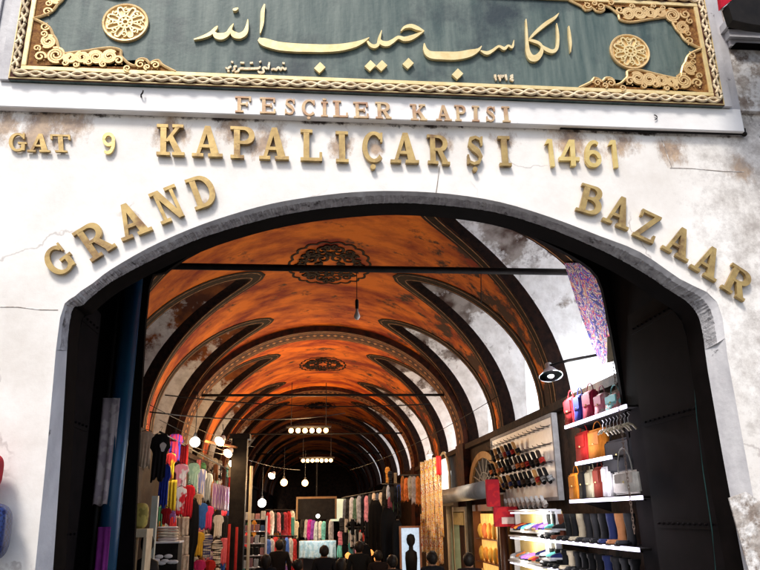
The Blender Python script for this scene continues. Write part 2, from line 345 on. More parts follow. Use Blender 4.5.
# back of the wall and the dark lobby behind it
bm = newbm(); Q = [(p[0], D+.36, p[2]) for p in Ip]; n = len(Q); oi = [bm.verts.new(p) for p in Q]; out = []
for i, p in enumerate(Q):
    if p[2] < 3.56 and p[0] < 0: q = (XL, D+.36, p[2])
    elif p[2] < 3.56: q = (XR, D+.36, p[2])
    else: q = (XL+(XR-XL)*((p[0]+1.75)/4.75), D+.36, ZT)
    out.append(bm.verts.new(q))
for i in range(n-1):
    a, b = out[i].co, out[i+1].co
    if (a.z == ZT) != (b.z == ZT):
        c = bm.verts.new((XL if a.x < 0 else XR, D+.36, ZT)); bm.faces.new((oi[i], oi[i+1], out[i+1], c, out[i]))
    else: bm.faces.new((oi[i], oi[i+1], out[i+1], out[i]))
box(bm, XL, XR, D+.004, D+.356, ZT, ZT+.2)
rel(bm, gate); obj('wall_back', bm, 'soot_and_shade', gate)
# joints in the marble and the repair patch at upper right
bm = newbm()
for a, b in (((0, 307), (58, 310)), ((670, 168), (744, 172)), ((660, 135), (672, 168)), ((440, 165), (436, 193)), ((370, 1), (371, 1))):
    p, q = onY(*a, D), onY(*b, D)
    if (q-p).length > .05: tube(bm, [p, p.lerp(q, .3)+Vector((0, 0, .006)), p.lerp(q, .7)-Vector((0, 0, .005)), q], .004, 5)
rel(bm, gate); obj('stone_joint', bm, 'rough_stone', gate)

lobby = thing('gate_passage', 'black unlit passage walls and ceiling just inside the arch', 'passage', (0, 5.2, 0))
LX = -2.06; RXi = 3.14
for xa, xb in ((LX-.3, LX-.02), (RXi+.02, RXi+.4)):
    bm = newbm(); box(bm, xa, xb, D+.37, 6.95, 0, 6.1); rel(bm, lobby); obj('side_wall', bm, 'soot_and_shade', lobby)
bm = newbm(); box(bm, LX-.3, RXi+.4, D+.37, 7.3, 6.102, 6.3); rel(bm, lobby); obj('ceiling', bm, 'soot_and_shade', lobby)
# inner arch wall, Y = 7.0 .. 7.3
YI = 7.0
inn = [(133, 570), (140, 420), (149, 287), (165, 272), (200, 250), (250, 233), (300, 221), (380, 203), (440, 203), (500, 222), (540, 240), (572, 256), (598, 277), (609, 320), (618, 370), (631, 450), (648, 570)]
Ii = [tuple(onY(a, b, YI)) for a, b in inn]; Ii = [(Ii[0][0], YI, 0)]+smooth2(Ii, 3)+[(Ii[-1][0], YI, 0)]
bm = newbm(); oi = [bm.verts.new(p) for p in Ii]; ob = [bm.verts.new((p[0], YI+.06, p[2])) for p in Ii]; out = []
zt = 4.6
for i, p in enumerate(Ii):
    if p[2] < zt and p[0] < 0: q = (-6, YI, p[2])
    elif p[2] < zt: q = (7, YI, p[2])
    else: q = (-6+13*((p[0]+1.75)/4.5), YI, 8.6)
    out.append(bm.verts.new(q))
for i in range(len(Ii)-1):
    a, b = out[i].co, out[i+1].co
    if (a.z == 8.6) != (b.z == 8.6):
        c = bm.verts.new((-6 if a.x < 0 else 7, YI, 8.6)); bm.faces.new((oi[i], oi[i+1], out[i+1], c, out[i]))
    else: bm.faces.new((oi[i], oi[i+1], out[i+1], out[i]))
    bm.faces.new((oi[i], oi[i+1], ob[i+1], ob[i]))
rel(bm, lobby); obj('inner_arch', bm, 'soot_and_shade', lobby)

# iron door leaves folded back against the passage walls
def door_leaf(x, y0, y1, z1, lab, s):
    t = thing('iron_door', lab, 'door', (x, y0, 0))
    bm = newbm(); box(bm, -.03, .03, 0, y1-y0, .02, z1); obj('leaf', bm, 'door', t)
    bm = newbm()
    for k in range(5):
        box(bm, s*.031-.006, s*.031+.006, .05, y1-y0-.05, .4+k*(z1-.6)/4, .48+k*(z1-.6)/4)
    for k in range(12):
        for j in range(5):
            v = Vector((s*.045, .12+k*(y1-y0-.24)/11, .44+j*(z1-.6)/4)); bmesh.ops.create_icosphere(bm, subdivisions=1, radius=.012, matrix=Matrix.Translation(v))
    obj('iron_strap', bm, 'door', t)
door_leaf(-1.99, 5.2, 6.5, 4.1, 'black iron door leaf folded back on the left side of the arch', 1)
door_leaf(3.06, 5.2, 6.4, 4.1, 'black iron door leaf folded back on the right side of the arch', -1)
# teal cable seen against the dark right jamb
bm = newbm(); tube(bm, [onY(690, 330, 5.3), onY(697, 420, 5.3), onY(703, 470, 5.3), onY(712, 530, 5.3), onY(716, 575, 5.3)], .004, 6)
tag(obj('cable', bm, cm((.012, .05, .05))), 'thin teal cable hanging down the dark right side of the passage', 'cable')

# blue post at the left of the inner arch
t = thing('steel_post', 'dark blue painted steel post at the left of the passage', 'post', (0, 0, 0))
p0, p1 = onY(121.5, 575, 6.9), onY(137, 280, 6.9); p0 = Vector((p1.x-.035, 6.9, 0)); t.location = p0
bm = newbm(); tube(bm, [(0, 0, 0), (0, 0, p1.z+.3)], .09, 20); obj('shaft', bm, 'bluepaint', t, True)
bm = newbm(); tube(bm, [(-.12, -.03, 0), (-.12, -.03, p1.z+.3)], .02, 8); obj('conduit', bm, 'iron', t, True)
def cloth(name, lab, cat, px0, py0, px1, py1, Y, col, col2=None, group=None, folds=5, amp=.02, sc=10, st=None, taper=0.0):
    a, b = onY(px0, py0, Y), onY(px1, py1, Y); wd, h = b.x-a.x, a.z-b.z
    bm = newbm(); nx, nz = folds*4+1, 10; ph = random.uniform(0, 6)
    fr, bk = [], []
    for k in range(nz+1):
        v = k/nz; row = []; row2 = []
        for i in range(nx+1):
            u = i/nx; am = amp*(.3+v)
            ww = 1+taper*v
            p = Vector(((u-.5)*wd*ww, am*sin(u*folds*2*pi+ph+sin(v*3+ph)*.6), -v*h-(.012*sin(u*11+ph) if k == nz else 0)))
            row.append(bm.verts.new(p)); row2.append(bm.verts.new(p+Vector((0, .012, 0))))
        fr.append(row); bk.append(row2)
    for g, s in ((fr, 1), (bk, -1)):
        for k in range(nz):
            for i in range(nx):
                bm.faces.new((g[k][i], g[k][i+1], g[k+1][i+1], g[k+1][i])[::s])
    for k in range(nz):
        bm.faces.new((fr[k][0], fr[k+1][0], bk[k+1][0], bk[k][0])); bm.faces.new((fr[k][-1], bk[k][-1], bk[k+1][-1], fr[k+1][-1]))
    for i in range(nx):
        bm.faces.new((fr[0][i], bk[0][i], bk[0][i+1], fr[0][i+1])); bm.faces.new((fr[-1][i], fr[-1][i+1], bk[-1][i+1], bk[-1][i]))
    o = obj(name, bm, cm(col, col2, sc, st), None, True)
    o.location = ((a.x+b.x)/2, Y, a.z); tag(o, lab, cat, group); return o
cloth('gap_strip', 'long pale strip standing in for the bright display glimpsed left of the blue post', 'cloth', 103, 398, 109.5, 505, 6.8, (.50, .42, .42), (.35, .28, .30), folds=2)  # added strips stand in for a bright display seen through the gap
cloth('gap_strip', 'purple strip below the pale one, standing in for the display beyond the blue post', 'cloth', 98, 527, 105, 585, 6.7, (.25, .03, .22), folds=2)

# ------------------------------------------------------------------ inscription band, ledge, panel
YB = D-.07
def quadwall(bm, pts, y0, y1):
    slab(bm, [Vector((p.x, y0, p.z)) for p in pts], (0, -1, 0), 0, -(y1-y0))
ledge = thing('inscription_band', 'smooth white marble band carrying small raised letters above the arch', 'marble band', (0, D, 0))
zb0 = (onY(0, 107, YB).z+onY(745, 131, YB).z)/2; xr = onY(745, 131, YB).x
zb1 = (onY(12, 80, YB).z+onY(718, 110, YB).z)/2
bm = newbm(); box(bm, -4.2, xr, YB, D-.003, zb0, zb1); bmesh.ops.bevel(bm, geom=bm.edges[:], offset=.006, segments=1, affect='EDGES'); rel(bm, ledge); obj('band', bm, 'band', ledge)
# frame left/right marble mouldings
pl0, pl1 = onY(13, 80, YB), onY(22, 0, YB)
xpl, xpr = (pl0.x+pl1.x)/2, (onY(719, 108, YB).x+onY(704, 0, YB).x)/2
zpb = zb1+.001; zmid = (onY(42.6, 19.7, YB).z+onY(697.7, 55, YB).z)/2; zpt = 2*zmid-zpb
bm = newbm()
for k, (dx, wd, yy) in enumerate(((-.07, .065, YB-.03), (-.15, .075, YB+.01), (-.24, .085, YB-.015), (-.6, .35, YB+.03))):
    box(bm, xpl+dx, xpl+dx+wd, yy, D-.003, zpb+.002, zpt+.4)
rel(bm, ledge); obj('side_moulding', bm, 'jamb', ledge)
bm = newbm()
for k, (dx, wd, yy) in enumerate(((.006, .065, YB-.03), (.076, .09, YB+.01))):
    box(bm, xpr+dx, xpr+dx+wd, yy, D-.003, zpb+.002, zpt+.4)
rel(bm, ledge); obj('side_moulding', bm, 'jamb', ledge)
pil = thing('stone_pilaster', 'dirty plastered pilaster with a moulded capital right of the panel', 'pilaster', (3.2, D, 0))
bm = newbm(); bx = xpr+.17
pts = [onY(745, 132, D-.05), ]
box(bm, bx, bx+.9, D-.05, D-.003, zb1, zpt+.4); rel(bm, pil); obj('shaft', bm, 'rough_stone', pil)
cz = onY(718, 38, D-.1).z
bm = newbm(); box(bm, bx-.02, bx+.9, D-.13, D-.004, cz, cz+.07); box(bm, bx-.05, bx+.9, D-.17, D-.005, cz+.072, cz+.14); box(bm, bx, bx+.9, D-.09, D-.006, cz-.06, cz-.002)
rel(bm, pil); obj('capital', bm, 'jamb', pil)
bm = newbm(); box(bm, bx+.02, bx+.9, D-.135, D-.05, cz-.068, cz-.062); box(bm, bx-.03, bx+.9, D-.172, D-.131, cz+.0705, cz+.0715); rel(bm, pil); obj('shade_strip', bm, 'soot_and_shade', pil)  # thin black strips put in as shade between the capital's mouldings
# lower right: rough plaster flaking off the wall
bm = newbm(); 
pp = [(728, 498), (745, 492), (765, 505), (800, 520), (830, 640), (768, 640), (745, 560)]
P3 = [onY(a, b, D) for a, b in pp]; slab(bm, P3, (0, -1, 0), .012); o = obj('plaster_patch', bm, 'rough_stone', None); tag(o, 'rough flaking grey plaster patch low on the right of the arch', 'plaster')

pipe = thing('iron_pipe', 'thin dark pipe under the marble band ending in an upturned hook at the right', 'pipe', (0, D, 0))
bm = newbm(); a, b = onY(560, 128, D-.03), onY(742, 134, D-.03); tube(bm, [a, a.lerp(b, .5)-Vector((0, 0, .006)), b, b+Vector((.025, 0, .01)), b+Vector((.028, 0, .05))], .011, 8); rel(bm, pipe); obj('rod', bm, 'iron', pipe, True)
bm = newbm(); bmesh.ops.create_icosphere(bm, subdivisions=2, radius=.022, matrix=Matrix.Translation(b+Vector((.02, 0, 0)))); rel(bm, pipe); obj('end_cap', bm, 'iron', pipe, True)
bm = newbm(); q = onY(142, 97, YB); tube(bm, [q+Vector((.012, -.03, .035)), q+Vector((.012, -.04, .01)), q+Vector((0, -.03, 0)), q+Vector((-.006, 0, 0))], .006, 6)
tag(obj('hook', bm, 'iron'), 'small bent iron hook sticking out of the left of the marble band', 'hook')
bm = newbm(); q = onY(654, 118, YB); tube(bm, [q+Vector((.02*cos(k/3)-.0, -.012, .02*sin(k/3))) for k in range(-5, 6)], .004, 6)
tag(obj('hook', bm, 'iron'), 'small ring hook on the marble band below the right medallion', 'hook')

# --- panel
YP = YB-.03
pan = thing('gilded_inscription', 'large green panel with gilded Arabic calligraphy in an ornate gold frame', 'inscription', (0, YP, zmid))
bm = newbm(); box(bm, xpl, xpr, YP, D-.004, zpb, zpt); rel(bm, pan); obj('board', bm, 'panel', pan)
fw = .20; rope_w = .078
def frame(bm, x0, x1, z0, z1, wd, y0, y1):
    box(bm, x0, x1, y0, y1, z0, z0+wd); box(bm, x0, x1, y0, y1, z1-wd, z1); box(bm, x0, x0+wd, y0, y1, z0+wd, z1-wd); box(bm, x1-wd, x1, y0, y1, z0+wd, z1-wd)
bm = newbm(); frame(bm, xpl, xpr, zpb, zpt, rope_w, YP-.012, YP-.001); rel(bm, pan); obj('rope_backing', bm, 'darkground', pan)
bm = newbm(); frame(bm, xpl+rope_w, xpr-rope_w, zpb+rope_w, zpt-rope_w, .034, YP-.020, YP-.001); frame(bm, xpl+.001, xpr-.001, zpb+.001, zpt-.001, .009, YP-.02, YP-.013)
bmesh.ops.bevel(bm, geom=bm.edges[:], offset=.003, segments=2, affect='EDGES'); rel(bm, pan); obj('gold_fillet', bm, 'palegold', pan)
def rope(bm, a, b):
    a, b = Vector(a), Vector(b); L = (b-a).length; d = (b-a)/L; s = Vector((-d.z, 0, d.x)); k = max(2, round(L/.20)); N = k*16
    for ph in (0, pi):
        pts = []
        for i in range(N+1):
            q = i/N; th = q*k*2*pi/1+ph
            pts.append(a+d*(q*L)+s*(.020*sin(th/1))+Vector((0, -.012-.008*cos(th*1+pi/2*(1 if ph else -1)), 0)))
        tube(bm, pts, .0120, 6)
h = rope_w/2+.003
bm = newbm(); y = YP-.012
rope(bm, (xpl+h, y, zpb+h), (xpr-h, y, zpb+h)); rope(bm, (xpl+h, y, zpt-h), (xpr-h, y, zpt-h)); rope(bm, (xpl+h, y, zpb+h), (xpl+h, y, zpt-h)); rope(bm, (xpr-h, y, zpb+h), (xpr-h, y, zpt-h))
rel(bm, pan); obj('twisted_rope_border', bm, 'whitegold', pan, True)
# corner spandrels, traced once and mirrored
xm = (xpl+xpr)/2
orn = [(42.6, 19.7), (47, 26), (52, 31.6), (53.5, 36), (57, 41), (59, 48), (62, 54.5), (75, 53.6), (88, 52), (100, 50), (110.5, 49), (117, 50), (121.6, 52), (121.5, 57), (125, 61), (129.5, 65), (136, 67), (137.5, 62), (142, 60), (147, 61), (150, 64.5), (154, 62.5), (159, 61.6), (162, 65.5), (168, 69), (176, 73.4)]
o3 = [onY(a, b, YP) for a, b in orn]
x_in, z_in = xpl+rope_w+.032, zpb+rope_w+.032
# snap ends on the frame
o3[0].x = x_in; o3[0].z = zmid; o3[-1].z = z_in
def spiral(cx, cz, r, a0, turns, n=26, hw=.0072):
    return [(cx+r*(1-.78*i/n)*cos(a0+turns*2*pi*i/n), cz+r*(1-.78*i/n)*sin(a0+turns*2*pi*i/n), hw*(1-.35*i/n)) for i in range(n+1)]
for sx in (0, 1):
    for sz in (0, 1):
        def mp(x, z, sx=sx, sz=sz): return Vector((2*xm-x if sx else x, YP, 2*zmid-z if sz else z))
        sp = thing('x', None, None); bpy.data.objects.remove(sp)
        bm = newbm(); poly = [mp(p.x, p.z) for p in o3]+[mp(x_in, z_in)]
        f = bm.faces.new([bm.verts.new(p+Vector((0, -.006, 0))) for p in poly]); bmesh.ops.triangulate(bm, faces=[f]); rel(bm, pan)
        cs = obj('corner_spandrel', bm, 'goldplate', pan)
        bm = newbm(); tube(bm, [mp(p[0], p[2])+Vector((0, -.012, 0)) for p in smooth2([tuple(p) for p in o3], 2)], .012, 6)
        cxz = [(46, 28, 5), (49, 43, 8), (57, 56.5, 9.5), (41, 58, 6), (71, 59.5, 6.5), (83, 59, 7.5), (97, 58.5, 8), (110, 58, 8), (119, 62, 5.5), (38, 50, 4), (66, 64.5, 3.5), (90, 63, 4), (128, 70, 4), (141, 66, 5), (156, 67, 4.5), (45, 36, 4), (77, 66.5, 3.2), (104, 66, 3.5), (148, 69, 3.5)]
        for j, (cx, cy, r) in enumerate(cxz):
            c = onY(cx, cy, YP); rr = r*.0071; d = 1 if j % 2 else -1
            for q, tr in ((0, 1.35), (pi, 1.35)) if r > 6 else ((j, 1.3),):
                pts = [(a_, b_, hh*(1.15 if r > 5 else .8)) for a_, b_, hh in spiral(c.x, c.z, rr, q+j, tr*d)]
                ribbon(bm, pts, lambda x, z, mp=mp: mp(x, z), (0, -1, 0), .022+.0004*j+(.0002 if q else 0), .007)
            if r > 4:
                for q in range(5):
                    a_ = j+q*1.26; e = mp(c.x+rr*.98*cos(a_), c.z+rr*.98*sin(a_)); bmesh.ops.create_icosphere(bm, subdivisions=1, radius=.0062, matrix=Matrix.Translation(e+Vector((0, -.014, 0))))
        rel(bm, pan); o = obj('scrollwork', bm, 'gold', cs, False)
# medallions
for (cx, cy, ex) in ((126, 24, 102.5), (629, 53, 610)):
    c = onY(cx, cy, YP); r = abs(onY(ex, cy, YP).x-c.x)
    if cx > 300: r = .5*(r + .175)
    bm = newbm(); mt = Matrix.Translation(c) @ Matrix.Rotation(pi/2, 4, 'X')
    lathe(bm, [(r*.99, -.002), (r, .02), (r*.97, .026), (r*.90, .024), (r*.87, .010), (.002, .009)], 48, mt); rel(bm, pan); md = obj('medallion', bm, 'gold', pan, False)
    bm = newbm()
    def mc(x, z, c=c): return Vector((c.x+x, YP-.009, c.z+z))
    for k in range(8):
        a = k*pi/4
        for sgn in (1, -1):
            pts = []
            for i in range(22):
                q = i/21; rr = r*(.16+.66*sin(q*pi*.62)); an = a+sgn*(.05+.36*q*1.05)
                pts.append((rr*cos(an), rr*sin(an), .0055))
            ribbon(bm, pts, mc, (0, -1, 0), .014+.0003*k+(.0002 if sgn > 0 else 0))
        ribbon(bm, [(x_, z_, .0045) for x_, z_, _ in spiral(r*.62*cos(a), r*.62*sin(a), r*.15, a, 1.2)], mc, (0, -1, 0), .017+.0003*k)
    for rr in (.13, .30):
        ribbon(bm, [(r*rr*cos(k*pi/16), r*rr*sin(k*pi/16), .006) for k in range(33)], mc, (0, -1, 0), .018)
    rel(bm, pan); obj('rosette', bm, 'palegold', md, False)
# calligraphy (traced strokes: zoom offset, then x, y, half width in zoom pixels, 6.333 to one)
ZK = 6.333
def stroke(bm, off, pts, t, yy=YP, scale=ZK, k=1.0):
    sm = smooth2([(off[0]+a/scale, off[1]+b/scale, c) for a, b, c in pts], 7)
    L, R = [], []
    for i, (x, y, h) in enumerate(sm):
        x0, y0 = sm[max(i-1, 0)][:2]; x1, y1 = sm[min(i+1, len(sm)-1)][:2]; q = hypot(x1-x0, y1-y0) or 1
        hh = max(h, 1)/scale*k; dx, dy = (x1-x0)/q, (y1-y0)/q
        L.append(onY(x-dy*hh, y+dx*hh, yy)); R.append(onY(x+dy*hh, y-dx*hh, yy))
    strip(bm, L, R, (0, -1, 0), t, .004)
z1, z2, z3, z4 = (190, 0), (300, 0), (400, 0), (480, 0)
words = [
 [(z1, [(28, 264, 3), (80, 250, 8), (130, 228, 11), (165, 195, 9), (178, 180, 2)]), (z1, [(150, 215, 6), (170, 240, 18), (205, 245, 20), (240, 228, 14), (262, 190, 8), (278, 165, 2)]),
  (z1, [(262, 205, 6), (280, 232, 18), (315, 242, 18), (350, 222, 16), (364, 180, 9), (368, 138, 2)]), (z1, [(274, 78, 5), (290, 76, 9), (308, 68, 4)])],
 [(z1, [(474, 42, 4), (462, 90, 12), (458, 160, 11), (446, 225, 3)])],
 [(z1, [(436, 262, 10), (470, 280, 24), (560, 305, 26), (660, 315, 26), (745, 318, 25), (845, 320, 24), (945, 315, 22), (1035, 298, 18), (1095, 275, 10), (1133, 252, 2)]),
  (z2, [(425, 275, 6), (445, 300, 10), (470, 308, 12), (492, 295, 10), (500, 260, 9), (515, 207, 2)]),
  (z2, [(498, 262, 6), (515, 285, 14), (550, 292, 16), (585, 275, 12), (620, 252, 10), (660, 262, 14), (710, 250, 14), (783, 212, 2)]),
  (z2, [(636, 212, 3), (660, 188, 8), (700, 180, 12), (740, 194, 12), (783, 213, 3)])],
 [(z3, [(150, 288, 3), (158, 330, 14), (190, 360, 22), (270, 366, 25), (360, 366, 25), (440, 350, 22), (490, 330, 10), (512, 305, 2)]),
  (z3, [(505, 335, 4), (545, 350, 11), (580, 335, 9), (620, 308, 7), (655, 322, 10), (680, 303, 6), (705, 312, 8), (716, 268, 2)])],
 [(z4, [(285, 135, 3), (288, 200, 7), (292, 280, 9), (298, 340, 14), (318, 378, 20), (350, 380, 20), (378, 350, 14), (386, 315, 8), (370, 290, 9), (335, 275, 10), (302, 268, 6)]),
  (z4, [(305, 262, 5), (350, 215, 10), (410, 165, 12), (465, 128, 9), (492, 98, 2)]), (z4, [(385, 305, 6), (410, 325, 12), (450, 340, 12), (478, 322, 10), (486, 270, 9), (484, 210, 7), (478, 162, 2)])],
 [(z4, [(555, 178, 3), (560, 230, 8), (566, 290, 8), (566, 345, 2)])]]
for wd in words:
    bm = newbm()
    for j, (off, pts) in enumerate(wd): stroke(bm, off, pts, .030+.0006*j)
    rel(bm, pan); obj('calligraphy', bm, 'palegold', pan)
for off, x, y in ((z2, 443, 430), (z2, 515, 430), (z2, 682, 416), (z2, 125, 442), (z3, 360, 482)):
    bm = newbm(); slab(bm, [onY(off[0]+(x+a)/ZK, off[1]+(y+b)/ZK, YP) for a, b in ((-36, 4), (2, -35), (36, -2), (-2, 35))], (0, -1, 0), .03, .004)
    rel(bm, pan); obj('calligraphy_dot', bm, 'palegold', pan)
bm = newbm(); dk = [(z3, [(598, 480, 4), (601, 500, 4), (606, 518, 2)]), (z3, [(618, 484, 3), (626, 496, 4), (634, 486, 3), (642, 496, 4), (652, 484, 3)]), (z3, [(624, 492, 3), (628, 505, 4), (633, 520, 2)]), (z3, [(664, 480, 4), (668, 500, 4), (673, 518, 2)]), (z3, [(712, 484, 3), (698, 492, 4), (712, 500, 3)]), (z3, [(712, 500, 3), (697, 510, 4), (716, 520, 3)])]
for j, (o_, p_) in enumerate(dk): stroke(bm, o_, p_, .020+.0004*j, k=1.7)
rel(bm, pan); obj('date_numerals', bm, 'whitegold', pan)
sig = [[(610, 436, 3), (602, 446, 5), (585, 436, 4), (575, 448, 5), (560, 434, 4), (548, 448, 5), (530, 444, 4), (515, 450, 4)], [(503, 402, 4), (500, 425, 5), (498, 448, 3)], [(492, 444, 4), (474, 436, 5), (462, 440, 4), (468, 462, 5), (445, 468, 5), (430, 458, 3)], [(448, 430, 3), (434, 440, 5), (410, 442, 5), (360, 443, 5), (318, 442, 5), (306, 458, 5), (284, 466, 3)], [(298, 428, 4), (282, 432, 5), (284, 448, 4), (268, 460, 3)], [(262, 428, 4), (250, 436, 5), (240, 444, 4), (226, 436, 3)], [(320, 405, 4), (345, 408, 4)], [(380, 408, 4), (400, 406, 4)], [(600, 410, 4), (585, 408, 4)], [(262, 400, 4), (275, 404, 4)], [(238, 460, 4), (252, 458, 4)], [(440, 404, 4), (452, 396, 3)]]
bm = newbm()
for j, p_ in enumerate(sig): stroke(bm, z1, p_, .018+.0003*j, k=1.35)
rel(bm, pan); obj('signature', bm, 'whitegold', pan)

# ------------------------------------------------------------------ raised letters
def arc(cx, cy, rx, ry, a0, a1, wt, wm, n=18):
    return [(cx+rx*cos(radians(a0+(a1-a0)*i/n)), cy+ry*sin(radians(a0+(a1-a0)*i/n)), wt+(wm-wt)*abs(cos(radians(a0+(a1-a0)*i/n)))**1.5) for i in range(n+1)]
def R_(x0, x1, y0, y1): return ('p', [(x0, y0), (x1, y0), (x1, y1), (x0, y1)])
s = .10
st_ = [R_(.14, .36, .0, 1), R_(0, .5, 0, s), R_(0, .42, 1-s, 1)]
tickR = R_(.84, .96, .70, 1); tickB = R_(.86, .98, 0, .28)
bowlP = ('r', [(.3, .945, .05)]+arc(.52, .72, .34, .225, 90, -90, .05, .115)+[(.3, .495, .045)])
Sc = ('r', [(.82, .72, .05), (.74, .88, .05), (.52, .95, .05), (.26, .88, .08), (.22, .70, .10), (.42, .57, .11), (.66, .45, .11), (.80, .28, .10), (.70, .10, .07), (.46, .045, .05), (.24, .10, .05), (.15, .27, .05)])
dotb = ('p', [(.50+.13*cos(k*pi/4), -.15+.085*sin(k*pi/4)) for k in range(8)])
cc = ('r', arc(.55, .5, .42, .45, 42, 318, .055, .115, 26))
r6 = [('r', arc(.5, .31, .34, .25, 0, 360, .07, .11, 26)), ('r', smooth2([(.80, .86, .065), (.62, .94, .065), (.36, .86, .09), (.19, .62, .11), (.16, .34, .10)], 5))]
G = {
 'I': [R_(.26, .74, 0, 1), R_(0, 1, 0, s), R_(0, 1, 1-s, 1)],
 'L': [R_(.14, .40, 0, 1), R_(0, .98, 0, s), R_(0, .55, 1-s, 1), tickB],
 'F': st_+[R_(.3, .96, 1-s, 1), tickR, R_(.3, .74, .46, .56), R_(.66, .76, .38, .64)],
 'E': st_+[R_(.3, .96, 1-s, 1), tickR, R_(.3, .74, .46, .56), R_(.66, .76, .38, .64), R_(.3, .98, 0, s), tickB],
 'T': [R_(.38, .62, 0, 1), R_(.2, .8, 0, s), R_(0, 1, 1-s, 1), R_(0, .11, .72, 1), R_(.89, 1, .72, 1)],
 'K': st_+[('p', [(.30, .44), (.44, .44), (.90, .95), (.74, .95)]), ('p', [(.42, .56), (.56, .70), (.98, .04), (.70, .04)]), R_(.58, 1, 1-s, 1), R_(.58, 1.04, 0, s)],
 'A': [('p', [(.13, .05), (.25, .05), (.57, 1), (.42, 1)]), ('p', [(.42, 1), (.60, 1), (.92, .05), (.64, .05)]), R_(.26, .72, .29, .39), R_(0, .38, 0, s), R_(.54, 1.02, 0, s)],
 'P': [R_(.14, .38, 0, 1), R_(0, .54, 0, s), R_(0, .3, 1-s, 1), bowlP],
 'R': [R_(.14, .38, 0, 1), R_(0, .5, 0, s), R_(0, .3, 1-s, 1), bowlP, ('p', [(.44, .50), (.68, .50), (1.0, .04), (.72, .04)]), R_(.68, 1.06, 0, s)],
 'B': [R_(.14, .38, 0, 1), R_(0, .3, 0, s), R_(0, .3, 1-s, 1), ('r', [(.3, .945, .05)]+arc(.50, .74, .30, .205, 90, -90, .05, .11)+[(.3, .535, .045)]), ('r', [(.3, .52, .045)]+arc(.50, .29, .38, .24, 90, -90, .05, .12)+[(.3, .05, .05)])],
 'D': [R_(.14, .38, 0, 1), R_(0, .3, 0, s), R_(0, .3, 1-s, 1), ('r', [(.25, .945, .055)]+arc(.44, .5, .46, .445, 90, -90, .055, .12)+[(.25, .055, .055)])],
 'G': [cc, R_(.76, .98, .06, .46), R_(.56, 1.08, .40, .50), R_(.84, .94, .68, 1)],
 'Ç': [cc, R_(.84, .94, .66, .98), dotb],
 'S': [Sc, R_(.78, .88, .66, .98), R_(.10, .20, .02, .34)], 'Ş': [Sc, R_(.78, .88, .66, .98), R_(.10, .20, .02, .34), dotb],
 'N': [R_(.14, .27, 0, 1), R_(.74, .87, 0, 1), ('p', [(.10, 1), (.36, 1), (.88, 0), (.68, 0)]), R_(0, .40, 0, s), R_(0, .2, 1-s, 1), R_(.58, 1.02, 1-s, 1)],
 'Z': [R_(.04, .96, 1-s, 1), R_(.02, .98, 0, s), ('p', [(.02, .06), (.28, .06), (.96, .94), (.70, .94)]), R_(.04, .15, .74, 1), R_(.87, .98, 0, .28)],
 '1': [R_(.40, .78, 0, 1), ('p', [(.0, .80), (.42, .84), (.42, 1), (.30, 1)])],
 '4': [('p', [(.0, .22), (.22, .30), (.74, 1), (.52, 1)]), R_(0, 1, .20, .34), R_(.56, .80, 0, 1)],
 '6': r6, '9': [('r', [(1-a, 1-b, c) for a, b, c in q[1]]) for q in r6],
 'İ': [R_(.26, .74, 0, 1), R_(0, 1, 0, s), R_(0, 1, 1-s, 1), ('p', [(.5+.3*cos(k*pi/4), 1.15+.07*sin(k*pi/4)) for k in range(8)])],
}
def letter(ch, BL, BR, TL, Y, m, parent, t=.042, gap=.012):
    a, b, c = onY(*BL, Y), onY(*BR, Y), onY(*TL, Y)
    def mp(u, v): return a+(b-a)*u+(c-a)*v
    bm = newbm()
    for j, (k, d) in enumerate(G[ch]):
        if k == 'p': slab(bm, [mp(*q) for q in d], (0, -1, 0), t+.0006*j, gap-.0003*j)
        else: ribbon(bm, d, mp, (0, -1, 0), t+.0006*j, gap-.0003*j)
    tilt = random.uniform(-.004, .004)
    rel(bm, parent); o = obj('letter', bm, m, parent); o['label'] = 'raised metal character "%s"' % ch
    return o
def zm(off, sc, *pts): return [(off[0]+a/sc, off[1]+b/sc) for a, b in pts]
def word(txt, lab, Y, m, data, t=.042, gap=.012):
    w = thing('raised_lettering', lab, 'lettering', (0, Y, 0), group='raised metal words on the gate')
    for ch, d in zip(txt, data): letter(ch, *d, Y, m[ch] if isinstance(m, dict) else m, w, t, gap)
    return w
word('KAPALIÇARŞI', 'large aged brass word KAPALIÇARŞI centred above the arch', D, 'bronze', [
 ((157.4, 157.4), (184.3, 158.2), (158, 126.8)), ((192.7, 158.8), (222.6, 159.5), (193.4, 128.4)), ((231, 160.5), (256, 161.3), (231, 129)), ((259.5, 161.6), (288.5, 162.2), (260, 130)), ((300.5, 163), (322.6, 163.7), (300.5, 132)),
 ((335.9, 164.3), (348.5, 164.7), (335.3, 133.8)), ((361.6, 164.3), (383.5, 165), (361.6, 134)), ((390, 165), (417.8, 165.8), (390.4, 135)), ((427.3, 165.8), (448, 167.3), (426.2, 137)), ((464.3, 166.9), (483.7, 167.6), (464.5, 137.8)), ((498.7, 168.2), (510.6, 168.4), (496.3, 138.6))])
word('1461', 'bright brass numerals 1461 at the upper right above the arch', D, 'brightbrass', [((545.6, 168.7), (555.6, 168.9), (542.6, 141.5)), ((558, 168.2), (578.3, 168.6), (556.5, 142)), ((583, 169), (601, 169.5), (581.5, 142.7)), ((608.6, 169.8), (618.6, 170), (605.7, 142.5))])
